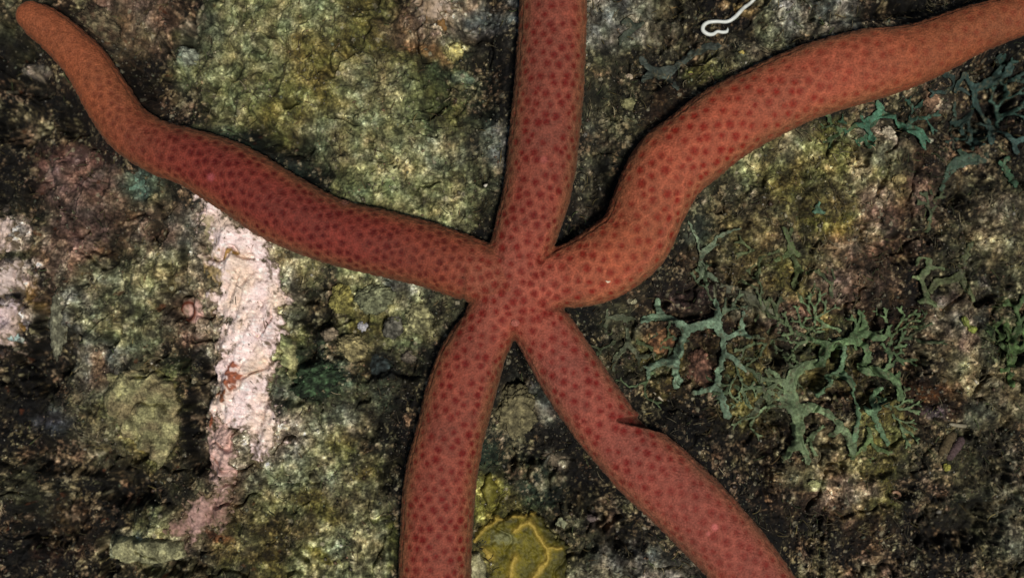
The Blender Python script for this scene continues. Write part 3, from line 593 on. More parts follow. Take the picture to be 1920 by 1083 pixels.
crust('yellow_sponge', [(880,1006),(900,982),(925,964),(960,960),(1004,956),(1030,985),(1058,1018),(1060,1060),(1040,1130),(900,1130),(916,1060),(900,1024)], 13, sponge_col, M_sponge,
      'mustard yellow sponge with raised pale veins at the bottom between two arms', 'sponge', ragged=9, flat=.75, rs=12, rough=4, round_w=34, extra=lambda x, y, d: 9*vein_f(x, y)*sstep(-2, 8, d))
crust('yellow_sponge', [(908,885),(922,880),(932,905),(930,935),(915,945),(905,925)], 17, lambda x, y, d: (lin((94, 90, 34))*np.exp(.5*fbm(x, y, 10, 581, 3))[:, None]+lin((120, 114, 60))*(1-sstep(.3, 1, ell(x, y, 918, 908, 9, 12, 0)))[:, None]*.5), M_sponge,
      'small narrow olive yellow sponge beside the bottom arm above the veined sponge', 'sponge', ragged=4, rs=13, rough=3)
def rusty_hole(x, y, d):
    c = c_pale((196,160,150), (176,140,128), sd=17)(x, y, d); e = ell(x, y, 352, 584, 15, 17, 0)
    m = np.exp(-((e-1)/.28)**2)[:, None]*(x < 372)[:, None]; c = c*(1-m)+lin((84, 34, 14))*m
    return c
crust('tunicate', [(340,560),(372,552),(392,578),(388,606),(366,614),(346,600),(336,580)], 20, rusty_hole, M_crust, 'pink knob with a rust ringed opening left of the whitish patch', 'tunicate', ragged=3, flat=.7, rs=14, rough=2,
      extra=lambda x, y, d: -7*(1-sstep(.5, 1.0, ell(x, y, 352, 584, 14, 16, 0))))

# ------------------------------------------------------------------ branching algae
print('algae...')
def frond(name, segs, col, lift, parent, base, thick=2.6, wscale=1.0, sd=0, curl=9):
    """segs: list of polylines (x,y,halfwidth) in photo px, fused into one blade with a rounded section"""
    pts = np.array([p for s_ in segs for p in s_], float)
    x0, y0 = pts[:, :2].min(0)-16; x1, y1 = pts[:, :2].max(0)+16; st = 1.15
    gxs = np.arange(x0, x1, st); gys = np.arange(y0, y1, st); X, Y = np.meshgrid(gxs, gys); x = X.ravel(); y = Y.ravel()
    xx = x+1.6*noise(x, y, 5, 609+sd)+2.6*noise(x, y, 11, 601+sd)+2.6*noise(x, y, 26, 603+sd); yy = y+2.6*noise(x, y, 11, 605+sd)+2.6*noise(x, y, 26, 607+sd)
    acc = np.zeros(len(x)); k = 3.0
    for s_ in segs:
        Q = spline(s_, 6) if len(s_) > 2 else np.array(s_, float)
        for a, b in zip(Q[:-1], Q[1:]):
            i = np.nonzero((x > min(a[0], b[0])-22) & (x < max(a[0], b[0])+22) & (y > min(a[1], b[1])-22) & (y < max(a[1], b[1])+22))[0]
            d, t = seg_d(xx[i], yy[i], a[0], a[1], b[0], b[1]); w = (a[2]*(1-t)+b[2]*t)*wscale
            acc[i] = np.maximum(acc[i], np.exp((w-d)/k))
    sdv = k*np.log(acc+1e-9)
    wmax = 7.0
    used, n, F = solid_sheet(name, gxs, gys, sdv > -0.2, None, None, None, None)
    xu, yu, du = x[used], y[used], np.clip(sdv[used], 0, 20)
    hs = rock_height(xu, yu, fine=False, under=True)
    # the blade bridges hollows: it follows a blurred rock
    g = np.zeros(len(xu)); 
    for ox, oy in ((-26, 0), (26, 0), (0, -26), (0, 26)): g += rock_height(xu+ox, yu+oy, fine=False, under=False)/4
    zc = np.maximum(0.5*g+0.5*hs, hs-2)+1.25*lift+2+curl*fbm(xu, yu, 48, 611+sd, 2)
    e = np.sqrt(np.clip(1-(1-np.clip(du/wmax, 0, 1))**2, 0, 1))
    zt = zc+thick*(0.25+e)+0.8*noise(xu, yu, 6, 613+sd); zb = zc-thick*0.6*(0.25+e)
    c = np.ones((len(xu), 3))*lin(col)
    c *= np.exp(.8*fbm(xu, yu, 34, 621+sd, 3)+.55*(worley(xu, yu, 3.6, 623)[2]-.5)+.2*fbm(xu, yu, 7, 627, 2))[:, None]
    c *= (1+.45*np.exp(-du/1.6))[:, None]
    dust = sstep(.1, .6, fbm(xu, yu, 14, 625+sd, 4, .7))[:, None]*.7; c = c*(1-dust)+lin((88, 84, 64))*dust*np.exp(.8*(worley(xu, yu, 5, 629)[2]-.5))[:, None]
    o = build_sheet(name, X, Y, used, n, F, zt, zb, np.clip(c, .002, .8), M_alga, parent)
    a = np.empty(len(o.data.vertices)*3, np.float32); o.data.vertices.foreach_get('co', a)
    a = a.reshape(-1, 3)-np.array(base, np.float32)*S; o.data.vertices.foreach_set('co', a.ravel()); o.data.update()
    return o
def sprig(x, y, a, n, w, r, spread=.5, L=26):
    """a blade that forks in two again and again"""
    out = []
    def go(x, y, a, d, w):
        l = L*r.uniform(.6, 1.25)*(.9**d); b = a+r.uniform(-.35, .35); m = (x+math.cos(a)*l*.5, y+math.sin(a)*l*.5)
        e = (m[0]+math.cos(b)*l*.5, m[1]+math.sin(b)*l*.5); out.append([(x, y, w), (m[0], m[1], w*.85), (e[0], e[1], w*1.05)])
        if d >= n: 
            for q in (-.55, .6): out.append([(e[0], e[1], w*.9), (e[0]+math.cos(b+q)*l*.4, e[1]+math.sin(b+q)*l*.4, w*.75)])
            return
        for q in (-1, 1):
            if d > 0 and r.random() < .18: continue
            go(e[0], e[1], b+q*spread*r.uniform(.7, 1.5), d+1, w*.9)
    go(x, y, a, 0, w); return out
def alga(label, root, fronds, extra=(), group='branching green algae on the rock'):
    fronds = list(fronds)
    for (x, y, a, n, w, seed, col, lift) in extra: fronds.append((sprig(x, y, math.radians(a), n, w, random.Random(seed)), col, lift))
    b = P3(root[0], root[1], -2); e = bpy.data.objects.new('branching_alga', None); scene.collection.objects.link(e)
    e.location = (b[0]*S, b[1]*S, b[2]*S); e.empty_display_size = 0.005; tag(e, label, 'seaweed', group)
    for i, (segs, col, lift) in enumerate(fronds): frond('frond', segs, col, lift, e, b, sd=i*3)
    return e
TE = (92, 112, 92); GG = (92, 108, 78); DU = (70, 76, 58); BL = (40, 58, 54)
alga('teal forked alga ringing two brown hollows right of the lower arms', (1300,612), [
 ([[(1287,617,10),(1312,610,10),(1340,604,11)],[(1340,604,10),(1343,585,6),(1340,562,5)],[(1340,606,10),(1352,628,7),(1375,626,5),(1393,620,6),(1391,600,4),(1390,588,4)],[(1393,622,5),(1405,634,5),(1414,643,4)],
   [(1352,628,7),(1355,660,5),(1348,695,5),(1343,722,7),(1322,733,6),(1305,737,6)],[(1343,722,7),(1352,748,7),(1362,775,9)],[(1355,660,5),(1375,672,5),(1393,692,5)],
   [(1287,617,9),(1268,603,6),(1240,592,7),(1235,576,5),(1233,564,6)],[(1240,592,7),(1215,598,6),(1203,601,5)],[(1289,618,9),(1278,640,8),(1265,672,10),(1237,680,7),(1217,690,7),(1216,706,5)],[(1220,690,6),(1206,687,3)],[(1265,672,9),(1267,700,6),(1268,722,7)],[(1268,705,5),(1277,716,4)]], TE, 7)], extra=[(1360,700,60,2,5,1,(66,80,56),3),(1395,690,20,2,5,2,(62,76,52),2),(1345,600,-60,2,4,3,(74,86,66),4),(1290,640,200,2,4,4,(56,68,50),2),(1400,640,-30,2,4,40,(70,80,58),3),(1380,680,80,3,3.4,43,(78,92,66),4),(1420,700,30,3,3.4,44,(74,88,60),3),(1330,560,-110,2,3.4,45,(70,84,62),3),(1230,690,130,2,3.4,46,(76,92,64),3)])
alga('dull faint alga between the lower right arm and the teal forked alga', (1172,610), [
 ([[(1134,595,4),(1155,594,6),(1172,597,6),(1188,596,3)],[(1135,580,3),(1136,597,4),(1133,622,4)],[(1173,597,5),(1176,625,5),(1177,645,7),(1163,660,5),(1150,674,5),(1148,690,4)],[(1178,645,6),(1195,665,5),(1200,690,4)],[(1197,667,5),(1212,667,4),(1228,664,3)]], DU, 3)], extra=[(1150,640,150,2,4,5,(62,70,50),2),(1195,640,20,2,4,6,(66,76,48),3)])
alga('largest tangled grey green alga with broad dusty blades at right', (1490,770), [
 ([[(1494,834,9),(1482,846,6),(1469,857,5)],[(1494,834,9),(1508,845,7),(1514,863,6)],[(1494,834,8),(1497,805,9),(1490,770,15)],[(1490,770,14),(1465,750,9),(1440,733,6)],[(1490,770,14),(1530,765,9),(1550,775,7),(1571,796,7),(1558,815,5)],[(1570,796,6),(1588,818,8),(1592,842,8)],
   [(1490,770,14),(1480,722,13),(1500,690,12),(1535,680,9)],[(1480,722,8),(1462,712,6),(1440,690,4)]], GG, 6),
 ([[(1535,682,8),(1550,652,9),(1580,638,8),(1600,640,7),(1617,648,6)],[(1560,650,8),(1535,640,5),(1510,632,4)],[(1582,638,7),(1600,628,8),(1617,625,8),(1640,632,7),(1658,626,7),(1665,613,6)],[(1616,625,7),(1617,600,5),(1609,584,3)],[(1658,626,6),(1672,630,4)],
   [(1617,648,6),(1622,670,8),(1612,690,8),(1640,695,8),(1668,710,8),(1679,730,6),(1682,745,6)],[(1668,710,6),(1684,700,6)],[(1597,640,4),(1602,618,4),(1600,600,3)]], (74,94,62), 11),
 ([[(1576,640,5),(1578,668,6),(1573,690,7),(1560,700,5),(1550,722,5),(1532,740,4)],[(1573,690,6),(1588,712,5),(1597,745,3),(1602,775,4),(1598,808,6),(1592,838,8)],[(1550,722,4),(1556,700,5),(1575,706,3),(1590,720,3)],
   [(1614,764,5),(1628,773,7),(1640,747,8),(1656,752,7)],[(1640,747,6),(1648,728,5)],[(1628,775,6),(1641,800,5),(1656,826,6)]], (80,104,76), 9)], extra=[(1530,640,200,3,4.5,7,(74,88,60),5),(1600,650,-80,2,4.5,8,(70,90,58),6),(1640,700,-40,2,4.5,9,(72,92,62),6),(1500,700,150,3,6,11,(74,84,60),4),(1620,800,80,2,5,13,(76,92,56),5),(1480,620,-120,2,5,15,(70,80,54),3),(1450,640,170,3,4,31,(72,84,58),3),(1420,600,-60,3,4,32,(66,76,52),3),(1470,660,70,2,4,33,(74,84,60),3),(1560,560,-100,2,4,34,(58,66,44),2),(1690,640,-20,2,4,35,(50,60,40),2),(1510,640,-60,3,3.6,36,(92,110,78),5),(1570,620,-150,3,3.6,37,(84,102,70),5),(1640,750,30,3,3.6,38,(88,106,74),5),(1450,760,160,3,3.6,39,(84,98,72),4),(1660,660,-60,3,3.4,41,(80,98,66),4),(1540,800,140,2,3.6,42,(90,106,76),4),(1650,660,0,2,4,16,(70,88,60),6)])
alga('slender forked sprig left of the large tangled alga', (1432,735), [([[(1422,703,2),(1428,720,3),(1432,737,5),(1422,756,6),(1412,772,6),(1404,778,4)],[(1432,737,4),(1444,742,4)]], DU, 3)])
alga('bright turquoise alga just under the upper right arm', (1648,212), [
 ([[(1640,197,5),(1648,212,9),(1634,222,8),(1618,240,7),(1628,254,5),(1631,265,4)],[(1612,222,4),(1617,238,6),(1600,236,4)],[(1648,212,8),(1668,220,6),(1685,230,5),(1705,239,8),(1718,247,8),(1728,266,5),(1733,280,4)],[(1708,238,7),(1730,254,7),(1742,264,4)],[(1700,236,5),(1713,226,4)]], (62,98,78), 7)], extra=[(1640,225,130,2,5,17,(50,80,58),4),(1700,240,-60,2,4,18,(46,72,60),5),(1600,240,160,2,4,19,(60,78,50),3)])
alga('dark bluish alga with knobbed tips in the shaded right corner', (1850,175), [
 ([[(1893,104,5),(1893,125,7),(1889,138,8),(1868,148,8),(1845,162,11),(1850,182,11)],[(1913,114,6),(1908,130,6),(1890,136,6)],[(1884,102,4),(1893,103,5),(1900,101,4)],[(1845,162,9),(1826,151,5),(1811,142,6)],[(1811,142,6),(1800,156,5),(1797,168,4)],[(1850,182,9),(1870,200,4),(1882,230,6),(1870,247,7),(1867,264,6)],
   [(1882,230,5),(1900,250,4),(1910,262,7),(1914,282,6)],[(1882,230,5),(1858,224,4)],[(1914,262,5),(1926,258,6)]], BL, 10)], extra=[(1850,180,110,3,6,20,(34,50,46),6),(1880,150,-30,2,6,21,(38,58,52),8),(1830,170,200,2,5,22,(34,46,42),4),(1890,230,-60,3,4,47,(44,66,58),8),(1800,190,90,3,3.6,48,(40,54,46),4),(1870,250,160,2,4,49,(42,62,54),5)])
alga('low greyish green alga below the dark bluish alga at the right edge', (1820,297), [
 ([[(1779,352,6),(1784,326,8),(1800,306,10),(1822,296,12),(1850,296,9),(1859,287,5)],[(1820,297,9),(1812,280,5)]], (50,66,54), 3),
 ([[(1898,293,4),(1888,308,6),(1896,328,7),(1906,346,6)],[(1888,308,5),(1880,300,4)]], (50,76,56), 6)])
alga('grey green alga shaped like a thin letter K near the right edge', (1735,520), [
 ([[(1743,486,4),(1746,500,6),(1733,520,6),(1736,535,5),(1740,548,6),(1738,560,6),(1725,564,4)],[(1738,560,6),(1755,573,5)],[(1747,500,5),(1758,501,4),(1771,504,4)],[(1724,494,4),(1726,484,4),(1738,483,3)],[(1733,520,5),(1712,520,3)]], (80,92,62), 5)], extra=[(1745,430,-100,2,5,23,(58,66,46),3)])
alga('broad dull alga to the right of the thin K shaped one', (1803,515), [
 ([[(1751,546,4),(1763,530,6),(1788,524,6),(1803,515,8),(1808,495,7),(1811,472,6),(1820,455,4)],[(1803,515,7),(1815,540,6),(1824,560,5)]], (72,78,52), 3)])
alga('mossy green alga with upright blades at the far right edge', (1905,665), [
 ([[(1896,610,6),(1900,640,6),(1906,665,8),(1899,690,7),(1898,720,5)],[(1906,665,7),(1924,640,6),(1925,610,5)],[(1899,690,6),(1880,695,4)]], (70,92,52), 5)], extra=[(1900,700,-100,3,6,24,(56,72,42),4),(1905,640,-70,3,6,25,(60,78,46),6)])
alga('thin wiry sprig beside the bend of the upper right arm', (1313,490), [
 ([[(1287,416,2),(1299,440,3),(1308,468,3),(1313,487,5),(1315,510,6),(1327,516,6),(1339,524,6)],[(1315,508,5),(1310,526,4)],[(1314,480,5),(1325,466,5),(1343,460,3)],[(1328,464,4),(1345,444,4),(1362,437,4),(1372,433,2),(1385,428,2)]], (86,98,78), 7)])
alga('short forked alga with two blunt tips in the brown turf', (1475,465), [
 ([[(1464,432,5),(1473,445,7),(1477,470,8),(1466,481,5),(1450,487,4)],[(1481,430,5),(1474,444,6)],[(1477,470,6),(1492,476,5)]], (78,90,56), 5)], extra=[(1480,480,70,2,5,26,(66,76,46),3),(1455,470,160,2,4,27,(64,72,46),3)])
alga('tiny turquoise three pointed alga tip at upper right of the brown turf', (1528,397), [([[(1530,384,3),(1528,396,5),(1539,400,3)],[(1528,396,4),(1521,398,3)]], (80,112,90), 4)])
alga('broad sediment covered blade above the teal forked alga', (1370,545), [
 ([[(1336,542,8),(1352,542,13),(1375,548,12),(1410,560,9),(1436,578,6),(1460,592,4)],[(1345,545,9),(1342,565,6)]], (78,80,64), 1)])
alga('blackish grey alga lying across the gap under the white worm', (1250,133), [
 ([[(1204,108,6),(1212,124,6),(1228,132,7),(1250,135,12),(1270,120,7),(1290,105,7),(1312,90,8)],[(1312,90,7),(1330,88,7),(1346,84,8)],[(1252,138,8),(1262,158,5),(1270,168,4)],[(1228,132,6),(1206,150,6)]], (58,66,60), 5)])
alga('small dark forked alga right of the upright arm near the top', (1180,62), [([[(1163,84,5),(1168,72,7),(1186,58,7),(1203,48,4)],[(1184,60,6),(1177,44,7),(1167,52,4)]], (56,64,52), 4)])
alga('stubby pale teal alga under the left arm near its bend', (258,347), [([[(243,352,4),(256,345,6),(268,340,6)],[(258,345,5),(268,358,4)],[(256,345,5),(250,334,4)]], (92,118,102), 3)])

# ------------------------------------------------------------------ the white worm and thin strands
def strand(name, pts, col, mat, label=None, cat=None, group=None, sides=10, parent=None, dz=None):
    """pts: photo x,y,radius,height above rock"""
    P = spline([(a, b, r, h) for a, b, r, h in pts], 3.0)
    base = rock_height(P[:, 0], P[:, 1], fine=False); k = np.ones(9)/9
    bs = np.convolve(np.r_[[base[0]]*4, base, [base[-1]]*4], k, 'valid')
    C = np.column_stack([(P[:, 0]-960)*F0, (541.5-P[:, 1])*F0, bs+P[:, 3]]); R = P[:, 2]
    R = R*(1+0.22*noise(P[:, 0]*1.0, P[:, 1], 7, 55)*(sides > 14))
    R = R*np.r_[0.45, 0.8, np.ones(len(R)-4), 0.8, 0.4][:len(R)]
    T = np.gradient(C, axis=0); T /= np.linalg.norm(T, axis=1)[:, None]+1e-9
    A = np.cross(T, [0, 0, 1]); A /= np.linalg.norm(A, axis=1)[:, None]+1e-9; B = np.cross(T, A)
    th = np.linspace(0, 2*np.pi, sides, endpoint=False)
    V = (C[:, None]+R[:, None, None]*(np.cos(th)[None, :, None]*A[:, None]+np.sin(th)[None, :, None]*B[:, None])).reshape(-1, 3)
    n = len(C); F = []
    for i in range(n-1):
        for j in range(sides): F.append((i*sides+j, i*sides+(j+1) % sides, (i+1)*sides+(j+1) % sides, (i+1)*sides+j))
    c0 = len(V); V = np.vstack([V, C[:1], C[-1:]])
    F += [((j+1) % sides, j, c0, c0) for j in range(sides)]+[((n-1)*sides+j, (n-1)*sides+(j+1) % sides, c0+1, c0+1) for j in range(sides)]
    quads = [f for f in F if f[2] != f[3]]; tris = [(f[0], f[1], f[2]) for f in F if f[2] == f[3]]
    me = bpy.data.meshes.new(name); me.from_pydata([tuple(v*S) for v in V], [], quads+tris); me.update()
    for p in me.polygons: p.use_smooth = True
    set_col(me, np.ones((len(V), 3))*lin(col)); o = link(name, me, mat, parent)
    recentre(o, C[0, 0], C[0, 1], C[0, 2])
    if label: tag(o, label, cat, group)
    return o
strand('worm', [(a_, b_, r_*.76, h_) for a_, b_, r_, h_ in [(1450,-40,3,6),(1430,-18,3.6,8),(1412,0,4.2,12),(1397,12,4.8,14),(1388,22,5,15),(1377,33,5.2,15),(1364,40,4.6,15),(1344,39.5,4.4,14),(1328,41.5,4.8,13),(1319,49,5.2,12),(1319,58,5.2,12),(1328,64,5.0,12),(1338,63.5,4.6,12),(1346,58.5,4.2,12),(1355,59.5,4.2,12),(1364,58,4.2,12),(1366,51,3.4,12)]], (206,212,208), M_worm,
       'bright white worm curled in a hook at the top right', 'worm', sides=14)
strand('shell_splinter', [(1227,736,1.2,6),(1234,742,2.0,8),(1240,748,2.0,8),(1246,753,1.4,6)], (176,168,148), M_grain, 'pale curved splinter in the dark gap right of the lower right arm', 'shell splinter')
strand('twig', [(1777,793,3.2,10),(1790,796,4.0,10),(1812,799,4.0,10),(1814,800,3.5,9)], (124,118,98), M_grain, 'short straight pale twig near the right edge of the rock', 'twig')
strand('calcareous_tube', [(1793,812,9,2),(1779,822,10,6),(1768,838,10,6),(1758,852,8,3)], (80,70,50), M_rock, 'fat olive tan tube, left one of the pair below the pale twig', 'tube', sides=18)
strand('calcareous_tube', [(1808,820,7,2),(1798,832,9,6),(1785,848,9,6),(1777,862,7,2)], (74,60,60), M_rock, 'fat mauve tube, right one of the pair below the pale twig', 'tube', sides=18)
strand('worm_tube', [(1680,930,3,3),(1684,926,3,4),(1690,926,3,4),(1694,931,3,4),(1691,937,3,4),(1685,938,3,4),(1680,934,3,4)], (148,116,92), M_grain, 'tiny tan ring shaped worm tube in the dark lower right', 'worm tube')
strand('shell_flake', [(1796-660,526,1.2,70),(1140,528.5,2.0,70),(1145,527,1.0,70)], (214,196,170), M_grain, 'tiny white flake stuck on the upper right arm near the disc', 'shell flake')
fl = bpy.data.objects['shell_flake']
ii = np.nonzero(np.hypot(co2[:, 0]-(1139-960), co2[:, 1]-(541.5-528)) < 5)[0]; fl.location.z = (co2[ii, 2].max()+0.6)*S
ax_ = (1134-960)*(1-30/D); fl.location.x = ax_*S; fl.location.y = (541.5-526)*(1-30/D)*S

# ------------------------------------------------------------------ pebbles and lumps lying on the rock
print('pebbles...')
def pebble(name, x, y, rx, ry, rz, rot, col, label, cat='pebble', mat=None, lump=.3, sub=4, seed=0, speck=.5, sink=.42, alt=None):
    X0, Y0, Z0 = P3(x, y)
    def cf(v, P):
        c = np.ones((len(v), 3))*lin(col); k = sstep(-.4, .5, fbm(P[:, 0], P[:, 1]+P[:, 2], 16, 701+seed, 3))[:, None]
        c = c*(1-k)+lin(alt if alt else tuple(int(q*.78) for q in col))*k
        t = (worley(P[:, 0]+P[:, 2]*.5, P[:, 1]+P[:, 2]*.5, 5.5, 703)[2]-.5)*1.3+fbm(P[:, 0], P[:, 1], 11, 705, 3)
        return np.clip(c*0.8*np.exp((.25+speck*1.4)*t)[:, None], .003, .8)
    o = blob(name, X0, Y0, Z0+rz*(1-2*sink)+2, rx, ry, rz, rot, cf, mat or M_rock, sub=sub, lump=lump, seed=seed)
    recentre_z = 0
    return tag(o, label, cat)
pebble('rock', 966, 768, 38, 46, 20, 12, (112,106,78), 'rounded olive grey stone in the fork between the two lower arms', 'rock', sub=5, seed=1, speck=.35, lump=.3)
pebble('rock', 706, 560, 34, 26, 20, -10, (124,128,98), 'smooth greenish grey lump under the middle of the left arm', 'rock', sub=5, seed=2, speck=.35)
pebble('rock', 645, 560, 24, 28, 18, 0, (134,128,72), 'yellowish lump to the left of the greenish grey lump', 'rock', sub=5, seed=3, speck=.5)
pebble('rock', 662, 650, 28, 22, 18, 20, (148,138,98), 'cream yellow lump just above the dark round turf tuft', 'rock', sub=5, seed=4, speck=.4)
pebble('rock', 790, 590, 26, 32, 16, -20, (134,132,96), 'pale knobbly lump in the notch left of the disc', 'rock', sub=5, seed=5, lump=.32)
pebble('pebble', 680, 612, 11, 10, 8, 0, (184,184,190), 'small lilac white pebble between the yellow lumps', seed=6, speck=.25)
pebble('rock', 738, 612, 18, 24, 14, 15, (96,94,84), 'grey brown lump right of the lilac white pebble', 'rock', seed=7)
pebble('rock', 768, 668, 14, 12, 10, 0, (104,96,84), 'small brownish stone tucked against the bottom arm near the disc', 'rock', seed=8)
pebble('rock', 618, 628, 16, 14, 10, 0, (120,108,90), 'small tan stone left of the cream yellow lump', 'rock', seed=9)
pebble('turf_tuft', 712, 690, 30, 26, 10, 0, (34,42,42), 'blackish round turf tuft left of the bottom arm', 'algal turf', seed=10, lump=.35, sub=5, speck=.9)
pebble('turf_tuft', 602, 712, 44, 30, 11, -15, (42,58,38), 'deep emerald green tuft between the whitish patch and the dark tuft', 'algal turf', seed=11, lump=.35, sub=5, speck=.9)
pebble('rock', 1246, 640, 32, 24, 10, 15, (120,88,60), 'rusty brown mound inside the left ring of the teal alga', 'rock', seed=12, alt=(70,46,30), sub=5, speck=.6)
pebble('rock', 1316, 690, 26, 36, 8, 0, (92,66,54), 'dark red brown mound inside the right ring of the teal alga', 'rock', seed=13, alt=(52,34,24), sub=5, speck=.7)
pebble('pebble', 1185, 564, 7, 6, 5, 0, (170,166,134), 'tiny cream pebble under the base of the upper right arm', seed=14, sub=3, speck=.2)
pebble('pebble', 1180, 196, 18, 12, 8, 10, (132,130,92), 'olive cream pebble between the upright and upper right arms', seed=15, speck=.4)
pebble('pebble', 1179, 145, 7, 6, 5, 0, (196,178,152), 'tiny pinkish white pebble above the olive cream one', seed=16, sub=3, speck=.2)
pebble('pebble', 1295, 137, 4.5, 4.5, 4, 0, (206,204,110), 'tiny lemon yellow grain below the blackish grey alga', 'grain', seed=17, sub=3, speck=.2)
pebble('pebble', 1387, 103, 5.5, 4.5, 4, 0, (196,180,104), 'tiny amber yellow grain above the edge of the upper right arm', 'grain', seed=18, sub=3, speck=.2)
pebble('yellow_nodule', 1775, 875, 8, 7, 6, 0, (158,156,72), 'bright lemon yellow nodule at the foot of the pair of tubes', 'nodule', seed=19, sub=4, speck=.2)
pebble('yellow_sponge', 852, 98, 17, 15, 10, 20, (186,176,112), 'small blurred pale yellow sponge left of the upright arm near the top', 'sponge', M_sponge, seed=20, lump=.5, speck=.6)
pebble('yellow_sponge', 1806, 602, 6, 11, 7, -30, (126,136,66), 'lime yellow sprig, upper of two touching bits near the right edge', 'sponge', M_sponge, seed=21, sub=4, lump=.4, speck=.3)
pebble('yellow_sponge', 1819, 617, 8, 7, 7, 20, (140,150,70), 'brightest lime yellow bit, lower of two touching near the right edge', 'sponge', M_sponge, seed=22, sub=4, lump=.4, speck=.3)
pebble('shell_chip', 1742, 264, 11, 5.5, 4, -12, (160,158,136), 'oblong cream shell chip at the tip of the turquoise alga', 'shell chip', M_grain, seed=23, sub=3, speck=.2)
pebble('shell_chip', 1789, 306, 4.5, 8, 5, 10, (176,176,128), 'upright pale green chip left of the low greyish green alga', 'shell chip', M_grain, seed=24, sub=3, speck=.2)
pebble('pebble', 1052, 982, 9, 12, 7, 0, (148,152,122), 'egg shaped grey green pebble right of the veined sponge', seed=25, speck=.25)
pebble('pebble', 1043, 862, 24, 15, 8, 10, (104,94,78), 'flat dusty brown pebble above and right of the veined sponge', seed=26, lump=.3)
pebble('pebble', 1150, 986, 13, 18, 9, 0, (116,98,82), 'tan upright pebble in the dark gap left of the lower right arm', seed=27, lump=.3)
pebble('pebble', 1106, 978, 12, 9, 7, 0, (106,94,92), 'mauve grey pebble left of the tan upright one', seed=28, lump=.3)
pebble('pebble', 1745, 188, 16, 15, 10, 0, (134,106,84), 'blurred tan pebble below the upper right arm near its tip', seed=29, lump=.3)
pebble('pebble', 1661, 250, 14, 12, 8, 0, (172,162,140), 'whitish pebble framed by the turquoise alga', seed=30, lump=.3)
pebble('pebble', 1684, 335, 13, 12, 8, 0, (156,140,96), 'cream pebble below the tip of the turquoise alga', seed=31, lump=.3)
pebble('pebble', 1864, 683, 7, 5, 5, 0, (176,164,124), 'tiny cream pebble left of the mossy green alga at the far right', seed=32, sub=3, speck=.2)
pebble('pebble', 1524, 905, 12, 7, 6, 15, (160,162,112), 'pale lime pebble below the forked tips of the largest alga', seed=33, speck=.3)
pebble('rock', 1578, 708, 15, 14, 9, 0, (96,108,72), 'olive knob framed by the blades of the largest alga', 'rock', seed=34, speck=.3)
pebble('pebble', 318, 540, 0.1+5, 5, 4, 0, (150,148,120), 'tiny pale pebble in the brown turf left of the whitish patch', seed=35, sub=3, speck=.2)
pebble('pebble', 14, 632, 12, 9, 8, 0, (170,196,190), 'tiny pale blue pebble at the left border under the lilac white patch', seed=36, sub=3, speck=.2)
pebble('rock', 104, 600, 16, 60, 16, 4, (118,118,98), 'tall narrow grey green rib of rock near the left border', 'rock', seed=37, sub=5, lump=.3)
pebble('rock', 352, 105, 22, 16, 14, 30, (134,140,124), 'blurred whitish green knob right of the upper bend of the left arm', 'rock', seed=38, sub=5, lump=.4)
pebble('rock', 180, 45, 40, 30, 22, 30, (100,92,70), 'blurred tan hump above the upper end of the left arm', 'rock', seed=39, sub=5, lump=.4, alt=(74,58,44))

# ------------------------------------------------------------------ sand grains and turf filaments: nobody could count them
print('grains...')
def density_sample(n):
    x = rng.uniform(-30, 1950, n*2); y = rng.uniform(-30, 1113, n*2)
    k = sstep(-.5, .6, fbm(x, y, 80, 801, 3)); keep = rng.random(n*2) < .15+.85*k
    q_, _, _ = star_field((x-960)*F0, (541.5-y)*F0); keep &= q_ > 1.02
    return x[keep][:n], y[keep][:n]
import bmesh
bm = bmesh.new(); bmesh.ops.create_icosphere(bm, subdivisions=1, radius=1); IV = np.array([v.co[:] for v in bm.verts]); IF = np.array([[v.index for v in f.verts] for f in bm.faces]); bm.free()
x, y = density_sample(22000); n = len(x); h = rock_height(x, y)
r = np.exp(rng.normal(math.log(1.35), .45, n)); r = np.clip(r, .7, 5.0)
sc = np.column_stack([r*rng.uniform(.6, 1.7, n), r*rng.uniform(.6, 1.2, n), r*rng.uniform(.5, .9, n)])
ang = rng.uniform(0, 2*np.pi, n); P = IV[None]*sc[:, None]*rng.uniform(.75, 1.25, (n, 12, 1))
ca, sa = np.cos(ang)[:, None], np.sin(ang)[:, None]
PXr = P[..., 0]*ca-P[..., 1]*sa; PYr = P[..., 0]*sa+P[..., 1]*ca; tl = rng.normal(0, .4, n)[:, None]
V = np.stack([PXr+((x-960)*F0)[:, None], PYr+((541.5-y)*F0)[:, None], P[..., 2]+PXr*tl+(h+sc[:, 2]*.45)[:, None]], -1).reshape(-1, 3)
F = (IF[None]+12*np.arange(n)[:, None, None]).reshape(-1, 3)
rc = rock_colour(x, y, h); gp = np.array([lin(c) for c in ((140,134,110), (112,106,82), (92,84,56), (160,156,144), (100,76,56), (56,50,36), (104,112,90))])
pick = gp[rng.choice(7, n, p=[.12, .25, .24, .03, .13, .15, .08])]
mixk = rng.uniform(.25, 1, n)[:, None]; gc = (rc*1.3)*(1-mixk)+pick*mixk; gc *= np.exp(rng.normal(-.1, .35, n))[:, None]
gc *= (0.45+0.55*sstep(0.0, 0.12, rc.mean(1)))[:, None]
sg = link('sand_grains', make_mesh('sand_grains', V, F, np.repeat(np.clip(gc, .003, .75), 12, 0), smooth=False), M_grain)
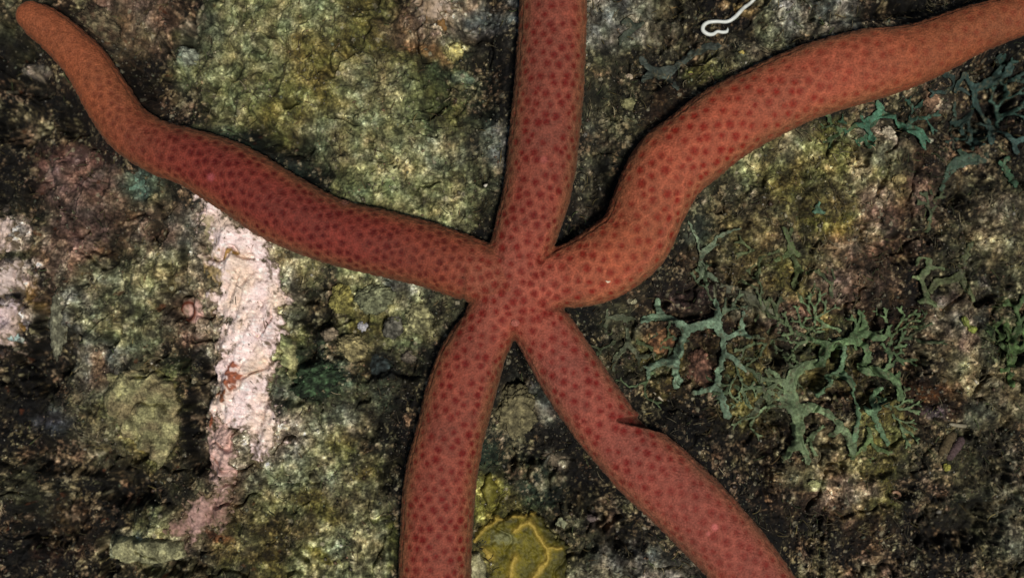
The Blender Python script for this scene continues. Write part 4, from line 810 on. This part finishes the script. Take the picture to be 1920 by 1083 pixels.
tag(sg, 'tiny shell and sand grains scattered over the rock', 'sand', kind='stuff')
# filaments
x, y = density_sample(9000); keep = (rng.random(len(x)) < np.where(x > 1080, 1, .35)); x = x[keep]; y = y[keep]; n = len(x)
L_ = rng.uniform(8, 26, n); a0 = rng.uniform(0, 2*np.pi, n); bend = rng.normal(0, 1.0, n); w = rng.uniform(.5, 1.15, n); K = 5
pts = np.zeros((n, K, 3)); cx_, cy_ = (x-960)*F0, (541.5-y)*F0
h = rock_height(x, y, fine=False)+1; lift = rng.uniform(2, 11, n)
for k in range(K):
    t = k/(K-1); pts[:, k, 0] = cx_; pts[:, k, 1] = cy_; pts[:, k, 2] = h+lift*math.sin(t*2.2)
    a = a0+bend*t; cx_ = cx_+np.cos(a)*L_/(K-1); cy_ = cy_+np.sin(a)*L_/(K-1)
dirv = np.gradient(pts, axis=1); dirv /= np.linalg.norm(dirv, axis=2, keepdims=True)+1e-9
A = np.cross(dirv, [0, 0, 1.0]); A /= np.linalg.norm(A, axis=2, keepdims=True)+1e-9; B = np.cross(dirv, A)
tw = np.array([1, 1, .9, .7, .25])
V = []
for j in range(3):
    t = j*2*np.pi/3; V.append(pts+(w[:, None]*tw)[..., None]*(math.cos(t)*A+math.sin(t)*B))
V = np.stack(V, 2).reshape(-1, 3); F = []
for k in range(K-1):
    for j in range(3): F.append((k*3+j, k*3+(j+1) % 3, (k+1)*3+(j+1) % 3, (k+1)*3+j))
F = (np.array(F)[None]+3*K*np.arange(n)[:, None, None]).reshape(-1, 4)
fp = np.array([lin(c) for c in ((104,94,58), (86,70,44), (120,112,88), (70,80,48), (52,40,28))]); fc = fp[rng.choice(5, n)]*np.exp(rng.normal(-.15, .4, n))[:, None]
fc *= (0.35+0.65*sstep(0.0, 0.10, rock_colour(x, y, h).mean(1)))[:, None]
tf = link('turf_filaments', make_mesh('turf_filaments', V, F, np.repeat(np.clip(fc, .003, .6), 3*K, 0)), M_alga)
tag(tf, 'thin brown and olive turf filaments matted over the rock', 'algal turf', kind='stuff')
print('done')
